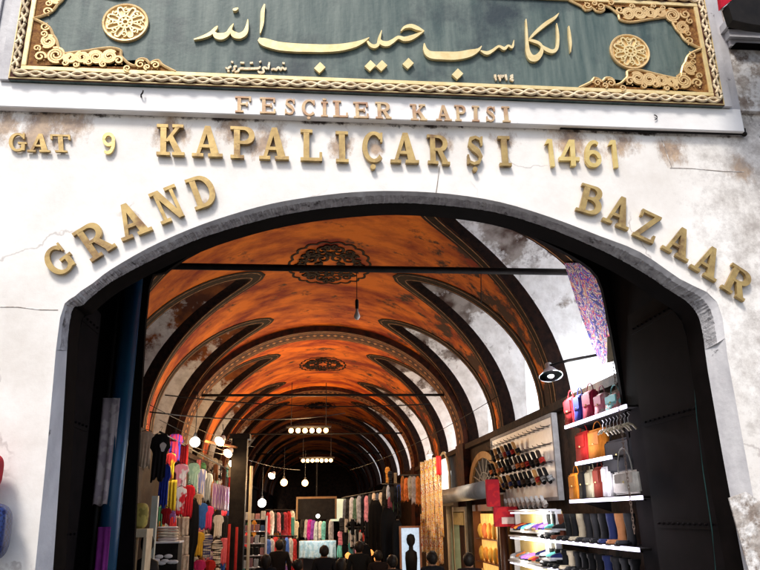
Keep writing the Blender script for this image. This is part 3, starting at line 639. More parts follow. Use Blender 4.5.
word('FESÇİLERKAPISI', 'small gilt words FESÇİLER KAPISI on the white band under the panel', YB, 'rosegilt', [
 ((235.3, 113), (252, 113.4), (235.3, 97.4)), ((260, 114.2), (276, 114.8), (260, 98.4)), ((283.7, 115.3), (296, 115.7), (284, 99.4)), ((301.6, 116.3), (315.7, 116.7), (301.6, 100.5)), ((321, 117.4), (328, 117.6), (321, 102.6)), ((333.2, 117.8), (348.3, 118.3), (332.7, 101.6)),
 ((353.8, 118.8), (369, 119.3), (353, 103)), ((375.7, 119.3), (390.5, 119.8), (375, 103)), ((411, 121), (426.4, 121.6), (409.6, 105)), ((436, 121.4), (451.3, 121.8), (435, 106)), ((455.3, 121.8), (466.5, 122.2), (454, 106)), ((472, 122.2), (479.3, 122.4), (471.5, 106.8)), ((485, 122.5), (496, 122.8), (484.6, 107)), ((502.5, 122.8), (510.3, 123), (501, 107.4))], .016, .003)
word('GAT', 'rust streaked brass word GAT at the far left above the arch', D, 'bronze', [((9.5, 152.8), (26.5, 153.3), (10.5, 134.7)), ((28.6, 153.6), (51, 154), (30.5, 135.6)), ((52.5, 153.8), (72.6, 154.3), (51.5, 136.4))], .03)
word('9', 'single bright brass numeral 9 beside the word GAT', D, 'brightbrass', [((102.7, 155.8), (116.8, 156.2), (102.7, 134.5))], .03)
zg = (30, 170)
word('GRAND', 'large brass word GRAND curving up along the left of the arch', D, 'bronze', [zm(zg, 3.8, (107, 424), (185, 366), (41, 336)), zm(zg, 3.8, (240, 358), (330, 300), (165, 250)), zm(zg, 3.8, (356, 280), (470, 236), (302, 160)), zm(zg, 3.8, (505, 217), (603, 176), (453, 102)), zm(zg, 3.8, (632, 162), (722, 132), (590, 48))])
zz = (560, 170)
word('BAZAAR', 'large brass word BAZAAR curving down along the right of the arch', D, 'bronze', [zm(zz, 3.8, (52, 160), (142, 186), (78, 57)), zm(zz, 3.8, (152, 198), (248, 237), (186, 92)), zm(zz, 3.8, (265, 252), (345, 290), (303, 153)), zm(zz, 3.8, (376, 302), (473, 357), (414, 202)), zm(zz, 3.8, (483, 374), (578, 432), (528, 273)), zm(zz, 3.8, (600, 450), (682, 503), (645, 358))])

# ------------------------------------------------------------------ the vault
TH = math.asin(2.44/RISE)
def vp(th, y, dz=0.0, side=None):
    """th 0..pi from right springing over the crown to the left"""
    return Vector((XC+(W-dz)*cos(th), y, ZS+(RISE-dz)*sin(th)))
def aw(th, A):
    q = min(1, RISE*sin(th)/2.44); return A*(max(0, 1-q**2.4))**.62
cells = [(7.3, 10.35, 8.85, 1.10), (10.35, 13.35, 11.85, 1.08), (13.35, 16.4, 14.85, 1.10)]
y = 16.4
ribs = [16.4]
while y < 56:
    cells += [(y, y+4.05, y+2.0, 1.32), (y+4.05, y+8.1, y+6.05, 1.32)]; y += 8.1; ribs.append(y)
YE = y
vault = thing('vaulted_ceiling', 'orange painted barrel vault with black bordered side lunettes over the market street', 'ceiling', (0, 7.3, 0))
bm = newbm(); websL, websR = newbm(), newbm(); panes = []; brd = newbm(); tanl = newbm()
NR, NC = 22, 5
for (y0, y1, yc, A) in cells:
    for side in (0, 1):
        def T(th): return pi-th if side else th
        ths = [TH*(1-(1-k/NR)**1.6) for k in range(NR+1)]
        cols = {}
        for part in (0, 1):
            g = []
            for th in ths:
                a = aw(th, A); e0, e1 = (y0, yc-a) if part == 0 else (yc+a, y1)
                g.append([bm.verts.new(vp(T(th), e0+(e1-e0)*i/NC)) for i in range(NC+1)])
            for k in range(NR):
                for i in range(NC): bm.faces.new((g[k][i], g[k][i+1], g[k+1][i+1], g[k+1][i]))
        g = []
        for k in range(9):
            th = TH+(pi/2-TH)*k/8
            g.append([bm.verts.new(vp(T(th), y0+(yc-y0)*i/NC if i <= NC else yc+(y1-yc)*(i-NC)/NC)) for i in range(2*NC+1)])
        for k in range(8):
            for i in range(2*NC): bm.faces.new((g[k][i], g[k][i+1], g[k+1][i+1], g[k+1][i]))
        # cross vault behind the opening and its window
        xe = XC+(W+.45)*(-1 if side else 1)
        bd = [(th, yc-aw(th, A)) for th in ths]+[(th, yc+aw(th, A)) for th in ths[::-1][1:]]
        P0 = [vp(T(th), yy) for th, yy in bd]; sg_ = -1 if side else 1
        def clampx(x): return max(x, xe+.02) if side else min(x, xe-.02)
        P = [Vector((clampx(p.x+sg_*.22), p.y, p.z)) for p in P0]; E = [Vector((xe, p.y, p.z)) for p in P0]
        va = [brd.verts.new(p) for p in P0]; vb = [brd.verts.new(p) for p in P]
        for k in range(len(P)-1): brd.faces.new((va[k], va[k+1], vb[k+1], vb[k]))
        webs = websL if side else websR
        vc = [webs.verts.new(q) for q in (P0[0], P[0], P[-1], P0[-1])]; webs.faces.new(vc)
        va = [webs.verts.new(p) for p in P]; vb = [webs.verts.new(p) for p in E]
        for k in range(len(P)-1): webs.faces.new((va[k], va[k+1], vb[k+1], vb[k]))
        webs.faces.new((va[0], vb[0], vb[-1], va[-1]))
        panes.append((E, side, yc, A))
        # painted border round the lunette: black band with an ochre line
        for (o0, o1, bmx, t_) in ((.0, .27, brd, .012), (.035, .05, tanl, .016), (.20, .212, tanl, .014)):
            R0 = 3.0; L, R, N = [], [], []
            pts2 = [(th*R0, yy) for th, yy in bd]
            for k in range(len(pts2)):
                a_ = pts2[max(k-1, 0)]; b_ = pts2[min(k+1, len(pts2)-1)]; dx, dy = b_[0]-a_[0], b_[1]-a_[1]; q = hypot(dx, dy) or 1
                nx_, ny_ = dy/q, -dx/q
                # outward = away from the leaf centre line
                if k <= NR-1: ny_ = -abs(ny_); nx_ = abs(nx_) if k > 3 else 0
                elif k >= NR+1: ny_ = abs(ny_); nx_ = abs(nx_) if k < len(pts2)-4 else 0
                else: nx_, ny_ = 1, 0
                p0 = ((pts2[k][0]+nx_*o0)/R0, pts2[k][1]+ny_*o0); p1 = ((pts2[k][0]+nx_*o1)/R0, pts2[k][1]+ny_*o1)
                L.append(vp(T(p0[0]), p0[1])); R.append(vp(T(p1[0]), p1[1]))
                c_ = Vector((XC, p0[1], ZS))-L[-1]; c_.y = 0; N.append(c_.normalized())
            strip(bmx, L, R, N, t_, 0.002)
rel(bm, vault); obj('painted_shell', bm, 'vault', vault, True)
rel(websR, vault); obj('lunette_web', websR, web_material('flaking_whitewashed_web', (.84, .83, .82), (.60, .58, .56), (.07, .04, .03), (.34, .30, .27), ZS+2.0), vault, False); rel(websL, vault); obj('lunette_web', websL, web_material('shaded_ochre_web', (.70, .66, .60), (.42, .37, .32), (.24, .075, .02), (.09, .03, .015), ZS+1.7), vault, False)  # left web coloured darker and browner, standing in for the dimmer side
rel(brd, vault); obj('lunette_border', brd, 'border', vault)
rel(tanl, vault); obj('ochre_line', tanl, 'tan', vault)
for E, side, yc, A in panes:
    if yc > 45: continue
    bm = newbm(); f = bm.faces.new([bm.verts.new(e) for e in E]); bmesh.ops.triangulate(bm, faces=[f]); rel(bm, vault); wn = obj('lunette_window', bm, 'dimpane' if side else 'pane', vault)  # right panes made to glow, left kept dark, to set the vault lighting
# ribs
for ry in ribs[:-1]:
    bm = newbm(); K = 64
    g = []
    for k in range(K+1):
        th = pi*k/K
        g.append([bm.verts.new(p) for p in (vp(th, ry-.42, 0), vp(th, ry-.42, .13), vp(th, ry+.42, .13), vp(th, ry+.42, 0))])
    for k in range(K):
        for i in range(3): bm.faces.new((g[k][i], g[k][i+1], g[k+1][i+1], g[k+1][i]))
    for s in (-1, 1): box(bm, XC+s*(W-.07)-.09, XC+s*(W-.07)+.09, ry-.42, ry+.42, 0, ZS)
    rel(bm, vault); rb = obj('rib', bm, 'rib', vault)
    bm = newbm()
    for yy, hw in ((ry-.34, .018), (ry-.22, .012), (ry+.22, .012), (ry+.34, .018)):
        strip(bm, [vp(pi*k/K, yy-hw, .131) for k in range(K+1)], [vp(pi*k/K, yy+hw, .131) for k in range(K+1)], [(Vector((XC, 0, ZS))-vp(pi*k/K, 0)).normalized() for k in range(K+1)], .004)
    for k in range(60):
        th = pi*(k+.5)/60; c = vp(th, ry, .134); tg = (vp(th+.01, ry)-vp(th-.01, ry)).normalized(); nn = (Vector((XC, ry, ZS))-c).normalized()
        slab(bm, [c+tg*.05, c+Vector((0, .09, 0)), c-tg*.05, c-Vector((0, .09, 0))], nn, .003)
    if ry < 40:
        rel(bm, vault); obj('painted_ornament', bm, 'tan', rb)
    else: bm.free()
# crown medallions of black arabesque
def arabesque(yc, hx, hy, lab):
    bm = newbm(); c0 = vp(pi/2, yc)
    def mp(u, v):
        th = pi/2-u/ W * .98; return vp(th, yc+v, .0)
    k_ = [0]
    def rb(pts, t=.010):
        k_[0] += 1
        L, R = [], []
        for i, (x, y, h) in enumerate(pts):
            x0, y0 = pts[max(i-1, 0)][:2]; x1, y1 = pts[min(i+1, len(pts)-1)][:2]; q = hypot(x1-x0, y1-y0) or 1
            L.append(mp(x-(y1-y0)/q*h, y+(x1-x0)/q*h)); R.append(mp(x+(y1-y0)/q*h, y-(x1-x0)/q*h))
        strip(bm, L, R, (0, 0, -1), t+.0003*k_[0], .001)
    lob = 20; N = lob*6
    def rad(a): return 1+.07*abs(sin(a*lob/2))-.03
    sh = lambda a: (hx*rad(a)*abs(cos(a))**.9*(1 if cos(a) >= 0 else -1), hy*rad(a)*abs(sin(a))**.9*(1 if sin(a) >= 0 else -1))
    rb([(*sh(2*pi*i/N), .022) for i in range(N+1)])
    sc = hx/.7
    for sx in (1, -1):
        for sy in (1, -1):
            for (u, v, r, a0, tr) in ((.18, .30, .17, 0, 1.3), (.45, .28, .16, 2, -1.3), (.70, .20, .12, 1, 1.3), (.20, .68, .15, 3, -1.3), (.46, .62, .13, 4, 1.3), (.06, .5, .09, 1, 1.2), (.34, .48, .09, 5, -1.2), (.60, .45, .09, 0, 1.2), (.84, .08, .07, 2, 1.2), (.66, .04, .08, 4, 1.1), (.08, .86, .08, 3, 1.2), (.3, .05, .10, 2, 1.2)):
                rb([(sx*(u*hx+r*hx*1.05*(1-.75*i/16)*cos(a0+tr*2*pi*i/16)), sy*(v*hy+r*hy*1.05*(1-.75*i/16)*sin(a0+tr*2*pi*i/16)), .027*sc*(1-.3*i/16)) for i in range(17)])
    rel(bm, vault); o = obj('arabesque_medallion', bm, 'border', vault); o['label'] = lab
arabesque(11.75, .70, 1.05, 'large black arabesque painted on the crown nearest the gate')
arabesque(20.4, .66, .95, 'smaller black arabesque painted on the crown further in')
arabesque(28.5, .62, .9, 'third black arabesque painted far along the crown')
# floral painted plaster at the near right of the vault
def floral():
    m = bpy.data.materials.new('floral_painted_plaster'); m.use_nodes = True; n = m.node_tree.nodes; l = m.node_tree.links; b = n['Principled BSDF']; b.inputs['Roughness'].default_value = .7
    tc = n.new('ShaderNodeTexCoord'); v = n.new('ShaderNodeTexVoronoi'); v.inputs['Scale'].default_value = 9; l.new(tc.outputs['Object'], v.inputs['Vector'])
    r = n.new('ShaderNodeValToRGB'); r.color_ramp.interpolation = 'CONSTANT'; e = r.color_ramp.elements; e[0].color = (.02, .02, .22, 1); e[1].position = .35; e[1].color = (.45, .33, .20, 1)
    for p, c in ((.12, (.45, .03, .06, 1)), (.22, (.70, .62, .55, 1)), (.28, (.05, .04, .20, 1)), (.6, (.5, .33, .16, 1))):
        q = e.new(p); q.color = c
    l.new(v.outputs['Distance'], r.inputs[0]); l.new(r.outputs[0], b.inputs['Base Color']); return m
bm = newbm(); pts = [vhit(*p) for p in ((566, 262), (590, 262), (608, 280), (618, 340), (606, 366), (596, 350), (584, 318))]
pts = [p+(Vector((XC, p.y, ZS))-p).normalized()*.03 for p in pts]
f = [bm.verts.new(p) for p in pts]; c = bm.verts.new(sum((p for p in pts), Vector())/len(pts))
for k in range(len(f)): bm.faces.new((f[k], f[(k+1) % len(f)], c))
rel(bm, vault); o = FLORAL = obj('floral_painting', bm, floral(), vault); o['label'] = 'flaking blue and red floral painting on the near right of the vault'
# dark spandrel filling between the inner arch wall and the vault start, end wall
bm = newbm(); K = 32
vo_ = [vp(pi*k/K, 7.302) for k in range(K+1)]; ou = [Vector((XC+9*cos(pi*k/K), 7.302, ZS+9*sin(pi*k/K))) for k in range(K+1)]
seg(bm, vo_, ou); rel(bm, vault); obj('spandrel', bm, 'soot_and_shade', vault)
bm = newbm(); box(bm, -8, 9, YE, YE+.3, 0, 9); rel(bm, vault); obj('end_wall', bm, 'brownwall', vault)

# street side walls
wl = thing('shop_wall', 'dark grimy shop front wall along the left of the street', 'wall', (XC-W, 7.3, 0))
bm = newbm(); box(bm, XC-W-.5, XC-W, 7.31, YE, 0, ZS-.003); rel(bm, wl); obj('masonry', bm, 'shopwall', wl)
bm = newbm(); box(bm, XC-W-.01, XC-W+.10, 7.31, YE, ZS-.14, ZS-.03); rel(bm, wl); obj('cornice', bm, 'brownwall', wl)
wr = thing('shop_wall', 'dark grimy shop front wall along the right of the street', 'wall', (XC+W, 7.3, 0))
bm = newbm(); box(bm, XC+W, XC+W+.5, 7.31, YE, 0, ZS-.003); rel(bm, wr); obj('masonry', bm, 'brownwall', wr)
bm = newbm(); box(bm, XC+W-.12, XC+W+.01, 7.31, YE, ZS-.14, ZS-.03); rel(bm, wr); obj('cornice', bm, 'brownwall', wr)

# tie rods, cables
def rod(a, b, r, lab, nm='tie_rod', cat='rod', g='iron tie rods across the vault', sag=0):
    a, b = Vector(a), Vector(b); c = (a+b)/2; bm = newbm(); tube(bm, [a.lerp(b, k/8)-Vector((0, 0, sag*4*(k/8)*(1-k/8)))-c for k in range(9)], r, 8)
    o = obj(nm, bm, 'iron', None, True); o.location = c; tag(o, lab, cat, g); return o
z = onY(360, 269, 8.4).z
rod((-2.85, 8.4, z), (3.93, 8.4, z), .045, 'thick black tie rod nearest the gate under the large arabesque')
for k, ry in enumerate(ribs[:4]):
    zt_ = 4.95
    rod((XC-W*.9, ry, zt_), (XC+W*.9, ry, zt_), .03, ['black tie rod at the first dark rib', 'black tie rod at the second dark rib', 'black tie rod at the third dark rib', 'black tie rod at the fourth dark rib'][k])
a, b = onY(165, 395, 14), onY(430, 404, 14)
rod(a, b, .012, 'thin sagging cable strung across the vault above the left shops', 'cable', 'cable', 'cables across the vault', .12)
a, b = onY(150, 412, 12.5), onY(345, 413, 19)
rod(a, b, .012, 'slack cable running from the left wall toward the middle lamps', 'cable', 'cable', 'cables across the vault', .15)
for j, (p_, q_, ya_, yb_, sg2, lb) in enumerate((((150, 405), (255, 447), 12, 20, .1, 'thin black wire above the left clothes reaching toward the spot lamps'), ((160, 420), (300, 470), 13, 24, .2, 'lower thin black wire sagging over the left clothes'), ((350, 470), (500, 395), 24, 12, .15, 'thin black wire rising to the right wall over the far shops'), ((175, 440), (232, 455), 13.2, 17, .05, 'short wire behind the near left round lamp'))):
    rod(onY(*p_, ya_), onY(*q_, yb_), .006, lb, 'cable', 'cable', 'cables across the vault', sg2)
a, b = onY(481, 268, 8.4), onY(481, 303, 8.4)
rod(a, b, .006, 'short wire dangling from the nearest tie rod at the right', 'cable', 'cable', None)

# ------------------------------------------------------------------ lamps
def light(parent, loc, e, col, r=.08):
    d = bpy.data.lights.new('lamp_light', 'POINT'); d.energy = e; d.color = col; d.shadow_soft_size = r
    o = bpy.data.objects.new('lamp_light', d); COL.objects.link(o); o.parent = parent; o.location = loc; return o
WARM = (1, .62, .30); COOL = (1, .93, .82)
def bulb(px, py, Y, lab, lit=False, drop=.5, r=.04):
    p = onY(px, py, Y); t = thing('hanging_bulb', lab, 'bulb', p)
    bm = newbm(); lathe(bm, [(.012, .10), (r*.45, .06), (r, 0), (r*.9, -.02), (r*.5, -.045), (.002, -.05)], 14); obj('glass', bm, 'coolbulb' if lit else 'glassbulb', t, True)
    bm = newbm(); lathe(bm, [(.016, .09), (.022, .10), (.022, .20), (.008, .22)], 12); obj('socket', bm, 'iron', t)
    bm = newbm(); tube(bm, [(0, 0, .21), (0, 0, drop)], .005, 5); obj('cord', bm, 'ironwire', t)
    return t
bulb(357, 316, 8.4, 'unlit clear bulb hanging on a cord from the nearest tie rod', False, z-onY(357, 316, 8.4).z)
def strip_lamp(xs, py, Y, lab, n, e):
    a, b = onY(xs[0], py, Y), onY(xs[1], py, Y); t = thing('bulb_strip', lab, 'lamp', (a+b)/2, group='bulb strips hanging in mid street')
    L = (b-a).length/2
    bm = newbm(); box(bm, -L-.12, L+.12, -.04, .04, .06, .11); obj('bar', bm, 'iron', t)
    for k in range(n):
        bm = newbm(); bmesh.ops.create_icosphere(bm, subdivisions=2, radius=.062, matrix=Matrix.Translation((-L+2*L*k/(n-1), 0, 0))); obj('bulb', bm, 'warmbulb', t, True)
    for s in (-1, 1):
        bm = newbm(); tube(bm, [(s*L, 0, .1), (s*L, 0, 1.2)], .008, 5); obj('cord', bm, 'ironwire', t)
    light(t, (0, -.3, -.15), e, WARM, .3)
strip_lamp((291, 326), 430.5, 18, 'nearer glowing row of six warm bulbs under the vault', 6, 110)
strip_lamp((303, 331), 460.5, 24.5, 'further glowing row of warm bulbs behind the first row', 7, 130)
def globe(px, py, Y, lab, r, m, e, col):
    p = onY(px, py, Y); t = thing('globe_lamp', lab, 'lamp', p, group='round lamps in the market street')
    bm = newbm(); bmesh.ops.create_icosphere(bm, subdivisions=3, radius=r); obj('glass', bm, m, t, True)
    bm = newbm(); lathe(bm, [(.03, r*.9), (.04, r+.02), (.02, r+.08)], 10); tube(bm, [(0, 0, r+.05), (0, 0, r+.9)], .008, 5); obj('cord', bm, 'iron', t)
    light(t, (0, -.25, 0), e, col)
globe(284, 482.5, 21, 'left of the two round warm lamps low in mid street', .10, 'warmbulb', 45, WARM)
globe(305, 483, 23, 'right of the two round warm lamps low in mid street', .10, 'warmbulb', 45, WARM)
globe(262, 503, 22, 'white round lamp above the far left stall', .12, 'coolbulb', 50, COOL)
globe(195, 442, 13.5, 'bright white round lamp above the near left clothes', .09, 'coolbulb', 22, COOL)
def spot(px, py, Y, lab, rz, m, e, col, rx=.6, r=.07):
    p = onY(px, py, Y); t = thing('spot_lamp', lab, 'lamp', p, rz, 'spot lamps over the shops')
    mt = Matrix.Rotation(rx, 4, 'X')
    bm = newbm(); lathe(bm, [(r, -.10), (r*.95, -.10), (r*.6, .03), (r*.35, .08)], 16, mt); obj('housing', bm, 'white', t, True)
    bm = newbm(); bmesh.ops.create_icosphere(bm, subdivisions=2, radius=r*.75, matrix=mt @ Matrix.Translation((0, 0, -.085))); obj('bulb', bm, m, t, True)
    bm = newbm(); tube(bm, [mt @ Vector((0, 0, .07)), (0, .0, .3)], .008, 5); obj('arm', bm, 'iron', t)
    if e: light(t, mt @ Vector((0, 0, -.25)), e, col)
spot(222, 439, 15, 'first of three spot lamps in a line at the left, topmost', -.5, 'warmbulb', 28, WARM, -.95, .11)
spot(230, 451, 16.5, 'middle of the three spot lamps in a line at the left', -.5, 'warmbulb', 28, WARM, -.95, .11)
spot(234.5, 462, 18, 'lowest of the three spot lamps in a line at the left', -.5, 'warmbulb', 28, WARM, -.95, .11)
spot(273, 474, 22, 'small warm spot lamp beside the far round lamps', -.5, 'warmbulb', 20, WARM, -.95, .11)
for k, (px, py, Y) in enumerate(((348, 556, 17), (362, 561, 16.5), (371, 553, 18), (377, 559, 17), (387, 548, 18))):
    t = thing('small_lantern', 'tiny orange lantern in the dark middle right display, %s from the left' % ['first', 'second', 'third', 'fourth', 'fifth'][k], 'lantern', onY(px, py, Y), 0, 'tiny orange lanterns')
    bm = newbm(); lathe(bm, [(.02, -.06), (.06, -.03), (.07, .02), (.04, .06), (.01, .08)], 10); obj('glass', bm, mat('amber_lit_glass', (.9, .35, .08), emit=.8, ecol=(1, .35, .08)), t, True)
    bm = newbm(); tube(bm, [(0, 0, .07), (0, 0, .35)], .005, 5); obj('cord', bm, 'ironwire', t)
# white flood lamp on a horizontal arm at the right
fl = thing('flood_lamp', 'white shaded flood lamp on a long black arm above the whiteboard', 'lamp', onY(550, 372, 8.6))
bm = newbm(); lathe(bm, [(.15, -.06), (.14, -.06), (.07, .03), (.045, .05), (.04, .12), (.0, .13)], 20, Matrix.Rotation(-.35, 4, 'X')); obj('shade', bm, 'white', fl, True)
bm = newbm(); e_ = onY(612, 352, 8.3)-fl.location; tube(bm, [(0, 0, .08), (e_.x*.3, e_.y*.3, e_.z*.3+.07), e_], .018, 8); obj('arm', bm, 'iron', fl)
bm = newbm(); bmesh.ops.create_icosphere(bm, subdivisions=2, radius=.05, matrix=Matrix.Translation((0, -.01, -.03))); obj('bulb', bm, 'coolbulb', fl, True)
light(fl, (0, -.1, -.2), 60, (.92, .96, 1))
tg = thing('paper_tag', 'pale yellow paper tag hanging at the end of the flood lamp arm', 'tag', onY(607, 340, 7.6))
bm = newbm(); a = onY(607, 335, 7.6); P4 = [onY(*p, 7.6)-a+Vector((0, 0, 0)) for p in ((607, 337), (616, 335), (619, 360), (607, 363))]; tg.location = a
slab(bm, P4, (0, -1, 0), .006); obj('paper', bm, cm((.62, .60, .42)), tg)
bm = newbm(); tube(bm, [P4[0], P4[0]+Vector((.03, 0, .5))], .004, 5); obj('string', bm, 'ironwire', tg)

# ------------------------------------------------------------------ goods, builders
ORD = ['first', 'second', 'third', 'fourth', 'fifth', 'sixth', 'seventh', 'eighth', 'ninth', 'tenth', 'eleventh', 'twelfth', 'thirteenth', 'fourteenth', 'fifteenth']
def YL(px, X=-2.55): return onX(px, 500, X).y
def shirt(lab, px0, py0, px1, py1, Y, col, col2=None, group=None, st=None, sc=8, rz=0.0, long=False, name='hanging_shirt', cat='shirt', hanger=True):
    a, b = onY(px0, py0, Y), onY(px1, py1, Y); wd, h = b.x-a.x, a.z-b.z
    t = thing(name, lab, cat, ((a.x+b.x)/2, Y, a.z), rz, group)
    bm = newbm(); nz, nx = 14, 12; ph = random.uniform(0, 6)
    def hw(v):
        if name == 'hanging_garment': return (.25+.65*(v/.12)**.6 if v < .12 else .90+.10*sin(v*5+ph)+.06*v)
        if v < .07: return .36+.50*v/.07
        sl = .62 if long else .33
        if v < sl: return .86+.14*min(1, (v-.07)/.2)
        if v < sl+.05: return 1-.34*(v-sl)/.05
        return .66+.05*v
    fr, bk = [], []; hp = random.uniform(0, 6)
    for k in range(nz+1):
        v = k/nz; r1, r2 = [], []
        for i in range(nx+1):
            u = (i/nx-.5)*2*hw(v)*wd/2; d = .5*wd*.07*(1-(i/nx*2-1)**2)
            f = (.10*wd*sin(i*1.9+ph+v*2)+.05*wd*sin(i*3.1+v*5))*v*.6
            z_ = -v*h-(.05*h*sin(i*.9+hp)+.03*h*sin(i*2.1+hp) if v > .95 else 0)+(.03*h if (v == 0 and i in (0, nx)) else 0)-(.10*abs(u)/max(wd, .01)*h*.4 if v < .3 else 0)
            r1.append(bm.verts.new((u, -d+f, z_))); r2.append(bm.verts.new((u, d*.6+.006+f, z_)))
        fr.append(r1); bk.append(r2)
    for k in range(nz):
        for i in range(nx):
            bm.faces.new((fr[k][i], fr[k][i+1], fr[k+1][i+1], fr[k+1][i])); bm.faces.new((bk[k][i+1], bk[k][i], bk[k+1][i], bk[k+1][i+1]))
        bm.faces.new((fr[k][0], fr[k+1][0], bk[k+1][0], bk[k][0])); bm.faces.new((fr[k][-1], bk[k][-1], bk[k+1][-1], fr[k+1][-1]))
    for i in range(nx):
        bm.faces.new((fr[0][i], bk[0][i], bk[0][i+1], fr[0][i+1])); bm.faces.new((fr[-1][i], fr[-1][i+1], bk[-1][i+1], bk[-1][i]))
    obj('fabric', bm, cm(col, col2, sc, st), t, True)
    if hanger:
        bm = newbm(); tube(bm, [(-.30*wd, 0, -.01), (0, 0, .03), (.30*wd, 0, -.01)], .006, 5); tube(bm, [(0, 0, .02), (0, 0, .07), (.02, 0, .10), (.0, 0, .12), (-.02, 0, .10)], .004, 5); obj('hanger', bm, 'iron', t)
    return t
def rounded(bm, w_, d_, h_, top=.8, z0=0, bev=.02, x0=0):
    v = box(bm, -w_/2, w_/2, -d_/2, d_/2, z0, z0+h_)
    for q in v[4:]: q.co.x *= top; q.co.y *= top*.8
    for q in v: q.co.x += x0
def bag(lab, p, w_, h_, col, rz=-pi/2, group='handbags on the right hand shelves', style=0, col2=None, d_=.12, hang=0):
    t = thing('handbag', lab, 'handbag', p, rz, group)
    bm = newbm(); rounded(bm, w_, d_, h_, .84 if style != 1 else .96)
    bmesh.ops.bevel(bm, geom=bm.edges[:], offset=min(.02, w_*.12), segments=3, affect='EDGES'); bmesh.ops.subdivide_edges(bm, edges=bm.edges[:], cuts=1)
    obj('body', bm, cm(col, col2, 12), t, True)
    bm = newbm(); box(bm, -w_*.36, w_*.36, -d_*.54, -d_*.40, h_*.48, h_*.90); bmesh.ops.bevel(bm, geom=bm.edges[:], offset=.008, segments=2, affect='EDGES')
    obj('flap', bm, cm(tuple(c*.85 for c in col)), t)
    bm = newbm(); bmesh.ops.create_icosphere(bm, subdivisions=1, radius=.012, matrix=Matrix.Translation((0, -d_*.57, h_*.52))); obj('clasp', bm, 'brightbrass', t)
    bm = newbm(); hh = hang or .10; tube(bm, [(w_*.28*cos(pi*k/10), 0, h_*.96+hh*sin(pi*k/10)) for k in range(11)], .007, 6); obj('handle', bm, cm(tuple(c*.6 for c in col)), t, True)
    return t
def shelf(lab, A, B, xf, xb=3.46, lit=True, th=.02, m='iron', e=0):
    a, b = onX(*A, xf), onX(*B, xf); z_ = (a.z+b.z)/2; y0, y1 = sorted((a.y, b.y))
    t = thing('wall_shelf', lab, 'shelf', ((xf+xb)/2, (y0+y1)/2, z_), 0, 'shelves on the right wall'); L = (y1-y0)/2; dx = (xb-xf)/2
    bm = newbm(); box(bm, -dx, dx, -L, L, -th, 0); obj('plank', bm, m, t)
    for k in (-.8, .8):
        bm = newbm(); slab(bm, [(-dx*.8, k*L, -th-.002), (dx, k*L, -th-.002), (dx, k*L, -th-.12)], (0, 1, 0), .012); obj('bracket', bm, 'iron', t)
    if lit:
        bm = newbm(); box(bm, -dx-.02, -dx-.002, -L, L, -.032, .006); obj('light_strip', bm, 'lilac', t)
        if e:
            for k in (-.5, .5): light(t, (-dx-.15, k*L, -.22), e, (.90, .86, 1), .15)
    return z_, y0, y1
XF = 3.05
# --- near right: shelves of bags
z1_, ya, yb = shelf('top lilac lit shelf carrying red, blue and pink bags', (566, 427), (627, 404), XF, e=6)
for px0, px1, pt, c, c2, lb in ((567, 576, 396, (.42, .02, .025), None, 'red handbag at the left end of the top shelf'), (577, 585, 393, (.03, .04, .28), None, 'blue handbag on the top shelf'), (586, 597, 389, (.40, .02, .06), None, 'crimson handbag in the middle of the top shelf'), (598, 608, 392, (.62, .20, .26), (.70, .5, .5), 'pink handbag on the top shelf'), (609, 624, 392, (.22, .55, .55), (.62, .25, .25), 'pale teal patterned handbag at the right end of the top shelf')):
    a, b = onX(px0, 420, XF+.12).y, onX(px1, 420, XF+.12).y; hgt = onX((px0+px1)/2, pt, XF+.12).z-z1_
    bag(lb, (XF+.14, (a+b)/2, z1_+.002), abs(a-b)*1.06, hgt*.98, c, col2=c2)
z2_, ya, yb = shelf('second lilac lit shelf carrying red and orange bags', (577, 466), (612, 452), XF, e=5)
for px0, px1, pt, c, lb in ((578, 590, 431, (.45, .02, .015), 'bright red tote bag on the second shelf'), (591, 605, 428, (.62, .20, .02), 'orange tote bag on the second shelf')):
    a, b = onX(px0, 450, XF+.12).y, onX(px1, 450, XF+.12).y; hgt = onX((px0+px1)/2, pt, XF+.12).z-z2_
    bag(lb, (XF+.14, (a+b)/2, z2_+.002), abs(a-b)*1.05, hgt*.98, c, style=1)
z3_, ya, yb = shelf('long lilac lit shelf under the white and brown bags', (571, 502), (643, 494), XF, e=4)
for px0, px1, pt, c, lb in ((571, 580, 471, (.75, .25, .02), 'orange slim bag at the left end of the long shelf'), (581, 588, 468, (.012, .012, .012), 'black slim bag beside the orange one on the long shelf'), (588, 595, 467, (.42, .38, .24), 'cream slim bag on the long shelf'), (596, 604, 464, (.20, .03, .015), 'brown red slim bag on the long shelf'), (605, 611, 462, (.75, .73, .70), 'narrow white bag on the long shelf')):
    a, b = onX(px0, 485, XF+.12).y, onX(px1, 485, XF+.12).y; hgt = onX((px0+px1)/2, pt, XF+.12).z-z3_
    bag(lb, (XF+.14, (a+b)/2, z3_+.002), abs(a-b)*1.05, hgt*.92, c, style=1)
a, b = onX(617, 495, 2.95), onX(640, 463, 2.95); bag('large white bag hanging from long straps in front of the long shelf', (2.93, (a.y+b.y)/2, a.z), abs(a.y-b.y)*.95, (b.z-a.z)*.8, (.78, .75, .70), style=1, d_=.05, hang=.22)
a, b = onX(606, 476, 3.2), onX(636, 428, 3.2); bag('big black bag hanging above the white bag', (3.2, (a.y+b.y)/2, a.z+.02), abs(a.y-b.y)*.95, (b.z-a.z)*.8, (.010, .010, .011), style=1, d_=.08)
